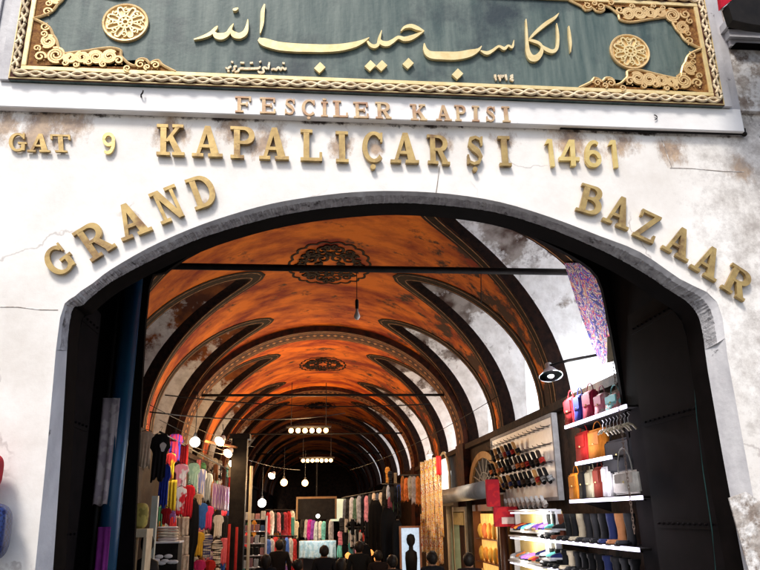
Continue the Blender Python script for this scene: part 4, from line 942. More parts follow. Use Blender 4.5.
# wooden coat hangers in a row
for k in range(8):
    p = onX(603+k*3.6, 430-k*1.0, 2.95); t = thing('coat_hanger', 'pale wooden coat hanger, %s from the left above the black bag' % ORD[k], 'hanger', p, .4+random.uniform(-.2, .2), 'wooden hangers above the black bag')
    bm = newbm(); tube(bm, [(-.09, 0, -.05), (-.05, 0, -.015), (0, 0, .0), (.05, 0, -.015), (.09, 0, -.05)], .010, 6); obj('bar', bm, 'cream', t, True)
    bm = newbm(); tube(bm, [(0, 0, 0), (0, 0, .05), (.025, 0, .08), (0, 0, .10)], .004, 5); obj('hook', bm, 'white', t)
# chain hanging down the right edge
bm = newbm(); a, b = onX(613, 362, 2.7), onX(632, 535, 2.7); b = Vector((a.x, a.y-.02, b.z)); n_ = 46
for k in range(n_):
    c = a.lerp(b, k/n_); ang = (k % 2)*pi/2
    tube(bm, [c+Vector((.009*cos(q)*cos(ang), .009*cos(q)*sin(ang), .026*sin(q))) for q in [2*pi*j/10 for j in range(11)]], .0022, 4, False)
tag(obj('chain', bm, cm((.25, .18, .15))), 'long pale metal chain hanging down in front of the bag shelves', 'chain')
# boots on the lower shelves
z4_, ya, yb = shelf('lower shelf crowded with tall boots', (549, 539), (640, 549), XF, e=3)
z5_, ya5, yb5 = shelf('bottom shelf with another row of boots', (549, 566), (645, 590), XF, e=3)
def boot(lab, p, h_, col, rz=-pi/2):
    t = thing('tall_boot', lab, 'boot', p, rz, 'tall boots on the lower right shelves')
    bm = newbm(); lathe(bm, [(.045, .0), (.048, .06), (.042, .10), (.045, .16), (.058, h_*.8), (.060, h_), (.05, h_)], 14)
    v = box(bm, -.04, .04, -.17, .0, .0, .055); 
    bmesh.ops.bevel(bm, geom=list({e for q in v for e in q.link_edges}), offset=.015, segments=2, affect='EDGES'); obj('shaft', bm, cm(col), t, True)
    bm = newbm(); box(bm, -.043, .043, -.175, -.02, -.0, .010); box(bm, -.035, .035, .0, .045, 0, .03); obj('sole', bm, cm((.02, .015, .01)), t)
bc = {'black': (.012, .012, .012), 'brown': (.14, .04, .02), 'beige': (.45, .38, .25), 'dark blue': (.02, .03, .10), 'tan': (.38, .16, .06)}
for row, (zz_, n0, seq) in enumerate(((z4_, .0, ['black', 'black', 'brown', 'black', 'black', 'beige', 'black', 'black', 'black', 'dark blue', 'tan', 'black']), (z5_, .0, ['black', 'black', 'black', 'beige', 'black', 'black', 'black', 'black', 'dark blue', 'black', 'black', 'black']))):
    y0 = 9.85
    for k, c in enumerate(seq):
        boot('%s tall boot, %s from the left on the %s' % (c, ORD[k], ('lower boot shelf', 'bottom boot shelf')[row]), (XF+.13, y0-.13-k*.225, zz_+.002), .31 if row == 0 else .22, bc[c])
# --- shoe niches with yellow lit backs
def shoe(lab, p, rz, col, sole, group, strap=None, tilt=None, L=.24, sc_=1.0, sandal=False, name='shoe', cat='shoe'):
    t = thing(name, lab, cat, p, rz, group)
    if tilt: t.rotation_euler = tilt
    prof = [(-.5, .25), (-.42, .36), (-.2, .34), (.0, .32), (.2, .42), (.38, .40), (.48, .24), (.5, .1)]
    pts = [(u*L, w_*L*.72/2*2*.5) for u, w_ in prof]; pts = pts+[(u, -v) for u, v in pts[::-1]]
    bm = newbm(); slab(bm, [(u, v, 0) for u, v in pts], (0, 0, 1), .022, 0); obj('sole', bm, cm(sole), t)
    bm = newbm()
    if sandal:
        for u0 in (.10, .26):
            A_ = [(u0*L+.0, .095*L*1.6*cos(pi*k/8), .02+.06*sin(pi*k/8)) for k in range(9)]; B_ = [(u0*L+.035, y_, z_) for _, y_, z_ in A_]
            strip(bm, A_, B_, [Vector((0, y_, z_+.001)).normalized() for _, y_, z_ in A_], .006)
    else:
        rg = []
        for u, hw, hh in ((-.48, .10, .07), (-.40, .15, .085), (-.2, .15, .075), (0, .15, .06), (.2, .19, .05), (.38, .18, .035), (.48, .10, .02)):
            rg.append([bm.verts.new((u*L, hw*L*cos(q), .0225+hh*L*4*max(0, sin(q)))) for q in [pi*k/8 for k in range(9)]])
        for i in range(len(rg)-1):
            for k in range(8): bm.faces.new((rg[i][k], rg[i][k+1], rg[i+1][k+1], rg[i+1][k]))
        bm.faces.new(rg[0]); bm.faces.new(rg[-1])
    obj('strap' if sandal else 'upper', bm, cm(col), t, True)
pal = [('black', (.012, .012, .013)), ('navy', (.02, .03, .14)), ('white', (.7, .7, .7)), ('red', (.5, .03, .03)), ('turquoise', (.08, .45, .42)), ('orange', (.75, .22, .04)), ('violet', (.25, .10, .50)), ('grey', (.25, .25, .27))]
ylw = mat('yellow_lit_niche_back', (.80, .62, .20), (.72, .50, .14), .6, 0, 5)
rnd = random.Random(3)
for ri, (pt, pb, lb, X0) in enumerate(((511, 531, 'upper', 0), (538, 561, 'middle', 0), (565, 590, 'lowest', 0))):
    for ci, (pa, pb_) in enumerate(((508, 545), (547, 572))):
        if ci == 1 and ri == 2: continue
        A_, B_ = onX(pa, pt, XF), onX(pb_, pb, XF); y1, y0 = A_.y, B_.y; zt_ = onX((pa+pb_)/2, pt, XF).z; zb_ = onX((pa+pb_)/2, pb, XF).z
        if ci == 1: y0 = max(y0, 9.95)
        t = thing('shoe_niche', '%s lit yellow backed shoe niche at the %s below the whiteboard' % (lb, ('left', 'right')[ci]), 'shelf', (XF, (y0+y1)/2, zb_), 0, 'lit shoe niches below the whiteboard')
        L = (y1-y0)/2; H = zt_-zb_
        bm = newbm(); box(bm, .18, .20, -L, L, 0, H); obj('back', bm, ylw, t)
        bm = newbm(); box(bm, 0, .178, -L+.03, L-.03, -.025, 0); box(bm, 0, .178, -L+.03, L-.03, H, H+.02); box(bm, .1, .18, -L, -L+.028, -.026, H+.021); box(bm, .1, .18, L-.028, L, -.026, H+.021); obj('case', bm, 'white', t)
        bm = newbm(); tube(bm, [(.03, -L+.05, H-.025), (.03, L-.05, H-.025)], .012, 6); obj('light_tube', bm, 'lilac', t)
        light(t, (-.05, 0, H-.07), 5.0, (1, .95, .85), .05)
        n_ = max(4, int(2*L/.19)); 
        for k in range(n_):
            cn, cv = rnd.choice(pal)
            shoe('%s shoe, %s from the left in the %s %s niche' % (cn, ORD[k], lb, ('left', 'right')[ci]), (XF+.09, y1-.17-k*(2*L-.3)/max(1, n_-1), zb_+.002), pi*.75+rnd.uniform(-.6, .6), cv, rnd.choice(((.7, .7, .7), (.02, .02, .02), (.5, .35, .2))), 'shoes in the lit niches')
# --- whiteboard of sandals
wb_ = thing('display_board', 'large white board on the right wall hung with rows of sandals', 'display board', (3.40, 11.75, CAMZ+.2))
bm = newbm(); box(bm, 0, .05, -1.78, 1.78, 0, 1.10); obj('panel', bm, 'white', wb_)
bm = newbm()
for (y0, y1, z0, z1__) in ((-1.83, -1.782, -.05, 1.15), (1.782, 1.83, -.05, 1.15), (-1.78, 1.78, -.05, -.002), (-1.78, 1.78, 1.102, 1.15)): box(bm, -.02, .06, y0, y1, z0, z1__)
obj('frame', bm, cm((.35, .33, .33)), wb_)
bm = newbm()
for r_ in range(4):
    for k in range(15):
        y_ = -1.62+k*.23; z_ = .97-r_*.25; tube(bm, [(0, y_, z_), (-.12, y_, z_+.01), (-.13, y_, z_+.03)], .006, 5)
o = obj('wire_hooks', bm, 'iron', wb_); o['kind'] = 'stuff'
bm = newbm()
for z_ in (.99, .74, .49, .24): tube(bm, [(-.01, -1.7, z_), (-.01, 1.7, z_)], .008, 5)
obj('hook_rail', bm, cm((.3, .3, .32)), wb_)
spal = [('black', (.012, .012, .012)), ('black', (.015, .012, .012)), ('dark brown', (.05, .025, .015)), ('navy', (.02, .03, .12)), ('red', (.45, .03, .02)), ('orange', (.6, .16, .04)), ('grey', (.3, .3, .3)), ('white', (.65, .62, .6))]
for r_, (z_, k0, k1) in enumerate(((.70, 1, 8), (.46, 0, 13), (.20, 1, 14))):
    for k in range(k0, k1):
        cn, cv = rnd.choice(spal); y_ = 13.40-.12-k*.25
        shoe('%s sandal, %s from the left in the %s row of the white board' % (cn, ORD[k-k0], ('top', 'middle', 'bottom')[r_]), (3.27, y_, CAMZ+.2+z_+.08), 0, cv, rnd.choice(((.012, .01, .01), (.05, .03, .02), (.012, .01, .01), (.5, .25, .08))), 'sandals hung on the white board', tilt=(.0, radians(62), radians(-70+rnd.uniform(-12, 12))), L=.25, sandal=True, name='sandal', cat='sandal')
for k in range(13):
    shoe('cream slipper, %s from the left under the white board' % ORD[k], (3.24, 13.2-k*.25, CAMZ+.13), 0, (.6, .55, .5), (.65, .62, .6), 'cream slippers under the white board', tilt=(0, radians(55), radians(-80)), L=.2, sandal=True, name='slipper', cat='slipper')
# --- red sign boxes
t = thing('hanging_sign', 'red stepped sign box hung left of the white board', 'sign', onX(500, 520, 2.95))
k_ = t.location.y/710
bm = newbm(); box(bm, -.10, .30, -.03, .03, -.10, .20); box(bm, -.20, .02, -.028, .028, .202, .62); bmesh.ops.bevel(bm, geom=bm.edges[:], offset=.01, segments=2, affect='EDGES'); obj('box', bm, cm((.42, .015, .02), (.30, .01, .02)), t)
bm = newbm(); box(bm, .02, .26, -.034, -.031, -.06, .04); obj('face_plate', bm, cm((.65, .5, .45)), t)
# --- fanlight over the doorway
t = thing('fanlight', 'arched fanlight with brown stone surround and black grille above the shop door', 'window', (3.44, onX(485, 470, 3.44).y, onX(485, 484, 3.44).z))
rr = 1.0; FZ = .50; bm = newbm()
seg_ = 24
for k in range(seg_):
    a0, a1 = pi*k/seg_, pi*(k+1)/seg_
    P_ = [(0, r_*cos(a), r_*sin(a)*FZ) for a, r_ in ((a0, rr), (a0, rr+.26), (a1, rr+.26), (a1, rr))]; slab(bm, P_, (-1, 0, 0), .06)
obj('surround', bm, mat('tan_stone_surround', (.34, .20, .09), (.22, .12, .05), .8, 0, 6, .3), t)
bm = newbm(); slab(bm, [(0, rr*cos(pi*k/16), FZ*rr*sin(pi*k/16)) for k in range(17)], (-1, 0, 0), .01); obj('pane', bm, cm((.03, .03, .035)), t)
bm = newbm()
for k in range(1, 8): tube(bm, [(-.03, .08*cos(pi*k/8), .04*sin(pi*k/8)), (-.03, rr*cos(pi*k/8), FZ*rr*sin(pi*k/8))], .014, 5)
for r_ in (.1, .45): tube(bm, [(-.03, r_*cos(pi*k/12), FZ*r_*sin(pi*k/12)) for k in range(13)], .014, 5)
obj('grille', bm, cm((.28, .26, .25)), t)
# --- rolled awning
a, b = onX(441, 501, 3.0), onX(483, 486, 3.0); zz_ = (a.z+b.z)/2
t = thing('rolled_awning', 'grey rolled shop awning with a cream end box projecting over the doorway', 'awning', (3.0, (a.y+b.y)/2, zz_))
L = (a.y-b.y)/2; bm = newbm(); tube(bm, [(0, -L, .02), (0, L*.8, .0)], .15, 20); obj('roll', bm, mat('grey_canvas_roll', (.34, .35, .36), (.22, .23, .24), .5, 0, 4), t, True)
bm = newbm(); box(bm, -.22, .22, L*.8+.002, L, -.20, .16); bmesh.ops.bevel(bm, geom=bm.edges[:], offset=.02, segments=2, affect='EDGES'); obj('end_box', bm, 'cream', t)
bm = newbm(); box(bm, .12, .46, -L, -L+.05, -.03, .03); box(bm, .12, .46, L*.6, L*.6+.05, -.03, .03); obj('bracket', bm, 'iron', t)
# --- doorway with golden lit window
glow = mat('lit_golden_interior', (.9, .52, .14), (.5, .18, .04), .6, 0, 7, emit=.55, ecol=(1, .50, .13))
yd0, yd1 = onX(499, 540, 3.3).y, onX(476, 540, 3.3).y; zd1 = onX(486, 511, 3.3).z
t = thing('shop_window', 'tall wood framed shop window glowing golden inside', 'shop window', (3.3, (yd0+yd1)/2, 0)); L = (yd1-yd0)/2
bm = newbm(); box(bm, .12, .14, -L, L, .2, zd1-.05); obj('lit_back', bm, glow, t)
bm = newbm(); box(bm, -.04, .14, -L-.10, -L-.002, 0, zd1); box(bm, -.04, .14, L+.002, L+.10, 0, zd1); box(bm, -.04, .14, -L-.1, L+.1, zd1+.002, zd1+.12); box(bm, -.03, .11, -L, L, 0, .2); obj('frame', bm, 'wood', t)
for k in range(4):
    bm = newbm(); box(bm, 0, .118, -L+.003, L-.003, .55+k*.42, .57+k*.42); obj('shelf', bm, 'wood', t)
light(t, (-.3, 0, zd1-.3), 9, (1, .65, .3), .2)
for k in range(4):
    for j in range(5):
        c = rnd.choice(((.75, .5, .12), (.8, .6, .3), (.7, .35, .1), (.6, .2, .1)))
        bm = newbm(); bmesh.ops.create_icosphere(bm, subdivisions=2, radius=1, matrix=Matrix.Diagonal((.05, .10, .13+.03*rnd.random(), 1)))
        for v in bm.verts: v.co *= 1+.12*sin(v.co.y*40+v.co.z*31)
        o = obj('golden_pouch', bm, cm(c), None, True); o.location = (3.36, (yd0+yd1)/2+(-.8+j*.4)*L, .71+k*.42-(.42*0)); tag(o, 'golden pouch, %s from the left on the %s shelf of the glowing window' % (ORD[4-j], ORD[3-k]), 'pouch', 'golden pouches in the glowing window')
yd0, yd1 = onX(467, 540, 3.3).y, onX(456, 540, 3.3).y
t = thing('shop_window', 'narrow greenish shop window left of the golden one', 'shop window', (3.3, (yd0+yd1)/2, 0)); L = (yd1-yd0)/2
bm = newbm(); box(bm, .12, .14, -L, L, .2, zd1-.3); obj('lit_back', bm, mat('dim_green_lit_glass', (.35, .5, .38), (.08, .15, .10), .4, 0, 8, emit=.35, ecol=(.7, .9, .6)), t)
bm = newbm(); box(bm, -.04, .14, -L-.10, -L-.002, 0, zd1); box(bm, -.04, .14, L+.002, L+.10, 0, zd1); box(bm, -.04, .14, -L-.1, L+.1, zd1+.002, zd1+.10); obj('frame', bm, 'cream', t)
bm = newbm(); box(bm, -.05, .11, -L+.05, L-.05, zd1-.28, zd1-.02); obj('price_board', bm, cm((.6, .5, .25)), t)
for px, m_, lb in ((450, 'cream', 'pale downpipe on the wall right of the orange scarves'), (471, 'iron', 'black post between the two shop windows'), (503, 'wood', 'brown post right of the golden window')):
    p = onX(px, 540, 3.15); bm = newbm(); tube(bm, [(0, 0, 0), (0, 0, zd1+.25)], .06, 12); o = obj('post', bm, m_, None, True); o.location = (p.x, p.y, 0); tag(o, lb, 'post')
# white arch beside
t = thing('arched_window', 'small white lit arched window high beside the orange scarves', 'window', (3.42, onX(446, 480, 3.42).y, onX(446, 500, 3.42).z))
bm = newbm(); slab(bm, [(0, -.75, 0), (0, .75, 0)]+[(0, .75*cos(pi*k/14), .55+.62*sin(pi*k/14)) for k in range(15)], (-1, 0, 0), .02); obj('pane', bm, mat('milky_lit_glass', (.75, .76, .74), emit=.55, ecol=(.95, 1, .97)), t)
bm = newbm()
tube(bm, [(-.04, .75, 0)]+[(-.04, .75*cos(pi*k/14), .55+.62*sin(pi*k/14)) for k in range(15)]+[(-.04, -.75, 0)], .04, 6); obj('frame', bm, 'cream', t)
# --- orange scarves column
def pattern(name, cols, sc):
    m = bpy.data.materials.new(name); m.use_nodes = True; n = m.node_tree.nodes; l = m.node_tree.links; b = n['Principled BSDF']; b.inputs['Roughness'].default_value = .8
    tc = n.new('ShaderNodeTexCoord'); nz = n.new('ShaderNodeTexNoise'); nz.inputs['Scale'].default_value = sc; nz.inputs['Detail'].default_value = 2; nz.inputs['Distortion'].default_value = 2.5; l.new(tc.outputs['Object'], nz.inputs[0])
    r = n.new('ShaderNodeValToRGB'); r.color_ramp.interpolation = 'CONSTANT'; e = r.color_ramp.elements; e[0].color = (*cols[0], 1); e[1].position = .36; e[1].color = (*cols[1], 1)
    for k, c in enumerate(cols[2:]): q = e.new(.44+.06*k); q.color = (*c, 1)
    l.new(nz.outputs[0], r.inputs[0]); l.new(r.outputs[0], b.inputs['Base Color']); return m
FLORAL.data.materials[0] = pattern('floral_painted_plaster_pattern', [(.02, .02, .20), (.03, .02, .10), (.50, .40, .30), (.03, .03, .30), (.40, .03, .05), (.45, .33, .2)], 7)
sm_ = pattern('orange_patterned_silk', [(.55, .05, .02), (.85, .65, .30), (.80, .35, .05), (.85, .80, .65), (.50, .10, .03), (.85, .55, .10)], 5)
for k in range(5):
    o = cloth('patterned_scarf', 'orange and yellow patterned scarf, %s from the left in the tall hanging column' % ORD[k], 'scarf', 420+k*4.3, 462-k*1.5, 426.8+k*4.3, 522+(k*7 % 5)*5, 15.0-k*.15, (.7, .3, .1), None, 'orange scarves hung in a tall column', folds=2, amp=.02)
    o.data.materials[0] = sm_
    o = cloth('patterned_scarf', 'yellow patterned scarf, %s from the left in the lower tier of the tall column' % ORD[k], 'scarf', 420.5+k*4.3, 514, 427+k*4.3, 552+(k*3 % 5)*6, 15.9-k*.15, (.7, .3, .1), None, 'orange scarves hung in a tall column', folds=2, amp=.02)
    o.data.materials[0] = sm_
cloth('scarf', 'plain red scarf hung over the top of the orange column', 'scarf', 436, 456, 442, 475, 14.2, (.6, .02, .02), folds=2)
t = thing('shop_lamp', 'small white shop lamp over the orange scarves', 'lamp', onY(430, 452, 14.3))
bm = newbm(); lathe(bm, [(.08, -.05), (.07, -.05), (.03, .03), (.01, .05)], 14); obj('shade', bm, 'white', t, True)
bm = newbm(); bmesh.ops.create_icosphere(bm, subdivisions=2, radius=.04, matrix=Matrix.Translation((0, 0, -.04))); obj('bulb', bm, 'coolbulb', t); light(t, (-.1, -.5, -.2), 22, (1, .85, .65))

# --- right middle: garments further in
rc = random.Random(11)
def rack(lab, px0, px1, pt, pb, Y0, Y1, cols, n_, where, grp, long=True, slope=0):
    for k in range(n_):
        q = (k+.5)/n_; Y = Y0+(Y1-Y0)*q; w_ = (px1-px0)/n_; x_ = px0+(px1-px0)*q; cn, cv = cols[k % len(cols)]; dy = slope*q+rc.uniform(-1.5, 1.5)
        shirt('%s garment, %s from the left %s' % (cn, ORD[k], where), x_-w_*.9, pt+dy, x_+w_*.9, pb+dy+rc.uniform(-5, 4), Y, cv, tuple(min(1, c*1.5+.02) for c in cv), grp, rz=rc.uniform(-.9, .9), long=long, name='hanging_garment', cat='garment')
    a, b = onY(px0-1, pt-2, Y0), onY(px1+1, pt-2+slope, Y1)
    c = (a+b)/2; bm = newbm(); tube(bm, [a-c, b-c], .018, 8); o = obj('clothes_rail', bm, 'iron'); o.location = c; tag(o, lab, 'rail')
greys = [('grey', (.28, .29, .30)), ('black', (.015, .015, .016)), ('white', (.7, .7, .68)), ('dark green', (.06, .12, .08)), ('light grey', (.45, .45, .46)), ('black', (.015, .015, .016)), ('pink', (.5, .2, .25)), ('black', (.02, .02, .02)), ('beige', (.5, .4, .3)), ('slate', (.12, .13, .16)), ('cream', (.62, .55, .45))]
rack('upper clothes rail right of the middle of the street', 343, 383, 500, 525, 22, 19, greys, 11, 'on the upper middle rail', 'jackets on the upper middle rail', slope=-8)
rack('lower clothes rail right of the middle of the street', 345, 380, 529, 548, 22, 19, [('green', (.25, .42, .12)), ('white', (.7, .7, .7)), ('grey', (.3, .3, .3)), ('black', (.02, .02, .02)), ('red', (.5, .05, .04)), ('white', (.65, .62, .6)), ('black', (.02, .02, .02)), ('pink', (.6, .25, .3))], 9, 'on the lower middle rail', 'shirts on the lower middle rail')
rack('high clothes rail left of the orange scarves', 401, 420, 477, 504, 17.5, 16.2, [('orange', (.7, .22, .04)), ('orange', (.62, .18, .05)), ('cream', (.7, .6, .45)), ('white', (.75, .72, .68))], 5, 'on the high rail left of the orange scarves', 'garments left of the orange scarves')
rack('dark garment rail between the middle jackets and the orange scarves', 383, 401, 486, 520, 19, 17.5, [('black', (.01, .01, .01)), ('white', (.6, .6, .6)), ('black', (.012, .012, .014)), ('black', (.01, .01, .012))], 5, 'on the dark rail', 'dark garments left of the high orange ones')
rack('clothes rail deep in the middle of the street', 301, 333, 520, 541, 25, 24, [('black', (.02, .02, .02)), ('white', (.7, .7, .72)), ('magenta', (.55, .03, .35)), ('violet', (.22, .06, .4)), ('pale blue', (.5, .6, .7)), ('white', (.72, .72, .72)), ('turquoise', (.15, .5, .5))], 9, 'on the deep middle rail', 'shirts deep in the middle', long=False)
rack('clothes rail deep at the left of the middle', 266, 297, 512, 534, 23, 25, [('red', (.5, .03, .04)), ('white', (.65, .65, .62)), ('black', (.02, .02, .02)), ('pink', (.6, .2, .25)), ('black', (.015, .015, .02)), ('maroon', (.25, .02, .04))], 9, 'on the deep left rail', 'shirts deep at the left', long=False)
rack('lower clothes rail deep at the left of the middle', 262, 296, 538, 560, 21, 22, [('black', (.02, .02, .02)), ('blue', (.05, .12, .4)), ('white', (.65, .65, .62)), ('red', (.5, .04, .04)), ('black', (.015, .015, .02))], 9, 'on the lower deep left rail', 'shirts low at the left')
# dark hanging coats, black mass in the middle right
for k, (x0, y0, x1, y1, Y) in enumerate(((368, 500, 384, 575, 18), (380, 508, 397, 580, 16.5), (355, 545, 372, 585, 17), (392, 520, 404, 580, 16))):
    shirt('long black coat hanging in the dark %s' % ['behind the grey jackets', 'left of the shop poster', 'under the lower middle rail', 'just beside the blue window display'][k], x0, y0, x1, y1, Y, (.008, .008, .009), None, 'long black coats', long=True, name='hanging_coat', cat='coat')
t = thing('shop_window', 'pale blue lit display window with a dark bust beside the orange scarves', 'shop window', onY(410.5, 548, 15.8))
wv = .38; bm = newbm(); box(bm, -.19, .19, 0, .03, -.5, .40); obj('lit_back', bm, mat('pale_blue_lit_back', (.35, .45, .6), (.10, .10, .15), .5, 0, 9, emit=.4, ecol=(.7, .85, 1)), t)
bm = newbm(); box(bm, -.23, -.192, -.04, .03, -.55, .44); box(bm, .192, .23, -.04, .03, -.55, .44); box(bm, -.19, .19, -.04, .03, .402, .44); obj('frame', bm, mat('orange_brown_frame', (.45, .20, .08), (.3, .1, .04), .5, 0, 6), t)
bm = newbm(); lathe(bm, [(.11, -.5), (.13, -.2), (.12, -.08), (.05, -.03), (.045, .04), (.085, .10), (.095, .18), (.07, .26), (.002, .29)], 16, Matrix.Translation((0, -.08, 0)) @ Matrix.Diagonal((1, .7, 1, 1)))
tag(obj('display_bust', bm, 'iron', None, True), 'dark display bust standing in the pale blue window', 'bust'); bpy.data.objects['display_bust'].location = t.location
# dark framed board in mid street
a, b = onY(298, 499, 22), onY(335, 519, 22)
t = thing('hanging_board', 'dark board in a thin wooden frame hung across the middle of the street', 'sign', ((a.x+b.x)/2, 22, (a.z+b.z)/2)); hx, hz = (b.x-a.x)/2, (a.z-b.z)/2
bm = newbm(); box(bm, -hx, hx, 0, .06, -hz, hz); obj('panel', bm, 'iron', t)
bm = newbm(); box(bm, -hx-.05, hx+.05, -.03, .05, hz+.002, hz+.06); box(bm, -hx-.05, -hx-.002, -.03, .05, -hz, hz); box(bm, hx+.002, hx+.05, -.03, .05, -hz, hz); obj('frame', bm, mat('ochre_wood', (.30, .17, .06), (.2, .1, .04), .6, 0, 6), t)
bm = newbm(); box(bm, -.02, .02, 0, .03, hz+.062, hz+1.1); obj('hanger', bm, 'iron', t)
# white lit panel, turquoise stall
a, b = onY(331, 499, 22.5), onY(346, 521, 22.5); bm = newbm(); box(bm, a.x, b.x, 22.5, 22.56, b.z, a.z); tag(obj('light_panel', bm, mat('white_green_lit_panel', (.75, .78, .6), (.6, .65, .35), .5, 0, 3, emit=.3, ecol=(.95, 1, .7))), 'glowing white and yellow green panel behind the grey jackets', 'light box')
a, b = onY(300, 541, 20), onY(335, 557, 20)
t = thing('market_stall', 'stall table covered with pale turquoise cloth in the middle of the street', 'stall', ((a.x+b.x)/2, 20, 0)); hx = (b.x-a.x)/2
bm = newbm(); box(bm, -hx, hx, -.4, .4, a.z-.05, a.z); obj('table_top', bm, 'cream', t)
for sx in (-1, 1):
    for sy in (-1, 1):
        bm = newbm(); box(bm, sx*(hx-.06)-.03, sx*(hx-.06)+.03, sy*.34-.03, sy*.34+.03, 0, a.z-.052); obj('leg', bm, 'wood', t)
cloth('stall_cloth', 'pale turquoise cloth draped over the front of the middle stall', 'cloth', 299, 541, 336, 558, 19.58, (.40, .62, .70), (.62, .78, .82), folds=8, amp=.03)
pl = light(t, (0, -.9, a.z+.5), 12, (.75, .9, 1), .1)
# the lamp that light belongs to
bm = newbm(); bmesh.ops.create_icosphere(bm, subdivisions=2, radius=.05, matrix=Matrix.Translation((0, -.35, a.z+.62))); obj('lamp', bm, 'coolbulb', t)
bm = newbm(); tube(bm, [(0, -.35, a.z), (0, -.35, a.z+.58)], .012, 6); obj('lamp_stem', bm, 'iron', t)

def crowd(x0, x1, y0, y1, nc, nr, Yf, lab, grp, dark=.35):
    for j in range(nr):
        for i in range(nc):
            if rc.random() < .12: continue
            w_ = (x1-x0)/nc; h_ = (y1-y0)/nr; cx = x0+(i+.5)*w_+rc.uniform(-.3, .3)*w_; cy = y0+j*h_+rc.uniform(-.25, .25)*h_
            if rc.random() < dark: cn, cv = 'black', (.010, .010, .012)
            else: cn, cv = rc.choice((('red', (.5, .02, .03)), ('white', (.68, .66, .64)), ('cream', (.6, .5, .36)), ('blue', (.03, .10, .42)), ('pink', (.6, .18, .25)), ('orange', (.7, .25, .04)), ('green', (.08, .28, .14)), ('brown', (.2, .08, .03)), ('teal', (.1, .4, .38)), ('violet', (.25, .12, .4))))
            lb = '%s garment, %s from the left in the %s row %s' % (cn, ORD[i], ORD[j], lab)
            if rc.random() < .6: shirt(lb, cx-w_*.6, cy, cx+w_*.6, cy+h_*1.15, Yf(cx), cv, rc.choice((None, tuple(min(1, q*2+.05) for q in cv))), grp, sc=rc.choice((2, 3, 12)), st=rc.choice(((1, 1, 14), (16, 1, 1), None)), rz=rc.uniform(-.7, .5), hanger=False, name='hanging_garment' if rc.random() < .5 else 'hanging_shirt', cat='garment')
            else: cloth('hanging_scarf', lb, 'garment', cx-w_*.35, cy, cx+w_*.35, cy+h_*1.3, Yf(cx), cv, rc.choice((None, (.5, .45, .4))), grp, 2, .02, 6)
crowd(158, 231, 505, 585, 13, 5, lambda x: YL(x, -2.75), 'of the crowded left display', 'garments of the crowded left display')
crowd(196, 232, 462, 505, 8, 3, lambda x: YL(x, -2.8), 'of the upper left display', 'garments of the upper left display')
crowd(240, 300, 520, 580, 12, 4, lambda x: 24.5, 'of the deep left display', 'garments of the deep left display', .55)
crowd(338, 402, 520, 580, 12, 5, lambda x: 21.5-(x-338)*.06, 'of the dark middle right display', 'garments of the dark middle right display', .6)
crowd(384, 402, 470, 512, 4, 3, lambda x: 18.2, 'of the high middle right display', 'garments of the high middle right display', .5)
crowd(508, 520, 400, 440, 2, 1, lambda x: 13.6, 'above the white board', 'garments above the white board', 1.0) if 0 else None

# --- left shops
LG = 'clothes hung along the left shops'
def L_(lab, x0, y0, x1, y1, c, c2=None, kind='shirt', X=-2.5, st=None, sc=8, long=False):
    Y = YL((x0+x1)/2, X)
    if kind == 'shirt': return shirt(lab, x0-1, y0, x1+1, y1, Y, c, c2, LG, st, sc, random.uniform(-.2, .3), long)
    return cloth('hanging_scarf', lab, 'scarf', x0, y0, x1, y1, Y, c, c2, LG, 3, .02, sc, st)
L_('beige top hanging highest beside the blue post', 140, 431, 151, 468, (.52, .42, .32), X=-2.7, kind='shirt')
o = L_('black hooded top with a white emblem on its chest', 152, 434, 167, 480, (.010, .010, .012), X=-2.4)
bm = newbm(); p = onY(163, 447, YL(159.5, -2.4)-.09); slab(bm, [p+Vector((.045*cos(a)*(1+.3*sin(3*a)), 0, .075*sin(a))) for a in [2*pi*k/14 for k in range(14)]], (0, -1, 0), .006)
for v in bm.verts: v.co -= o.location
e_ = obj('emblem', bm, cm((.7, .7, .7)), o)
e_.matrix_parent_inverse = o.matrix_world.inverted() if False else Matrix.Identity(4)
o.rotation_euler = (0, 0, 0)
L_('striped navy, red and white football shirt high by the lamp', 168, 434, 181, 462, (.03, .03, .25), (.5, .03, .05), st=(14, 1, 1), sc=2, X=-2.5)
L_('royal blue shirt below the black hooded top', 159, 464, 168, 507, (.02, .04, .35), (.015, .03, .25), X=-2.4)
L_('yellow and red shirt right of the blue one', 166, 453, 174, 480, (.75, .50, .02), (.6, .03, .03), sc=4)
L_('long yellow scarf below the yellow and red shirt', 167, 480, 175, 511, (.72, .50, .03), kind='scarf')
L_('red scarf high beside the striped football shirt', 181, 444, 187, 470, (.5, .02, .03), kind='scarf')
L_('white and pink shirt in the middle of the left row', 175, 464, 187, 488, (.65, .58, .56), (.6, .2, .25), sc=5)
L_('red and white shirt below the white and pink one', 176, 487, 185, 515, (.55, .02, .03), (.65, .6, .58), sc=5)
L_('bright red shirt beside the red and white one', 184, 485, 193, 517, (.52, .015, .03))
L_('pale teal shirt right of the red shirts', 188, 463, 198, 491, (.30, .52, .48), (.22, .42, .40))
L_('white shirt with blue stripes right of the teal one', 197, 469, 205, 497, (.65, .66, .7), (.15, .2, .5), st=(10, 1, 1), sc=2)
L_('pale blue shirt right of the white striped one', 204, 473, 211, 501, (.42, .52, .65))
for k in range(5): L_('lilac striped towel, %s from the left of its group' % ORD[k], 212.5+k*3.2, 483+k, 215.5+k*3.2, 509+k*.5, (.55, .50, .62), (.28, .16, .42), kind='scarf', st=(20, 1, 1), sc=2)
L_('beige folded top under the teal shirt', 194, 494, 202, 505, (.55, .42, .30))
L_('bright blue shirt in the lower left row', 197, 503, 206, 529, (.03, .12, .45))
L_('hot pink shirt beside the bright blue one', 205, 506, 212, 529, (.6, .04, .18))
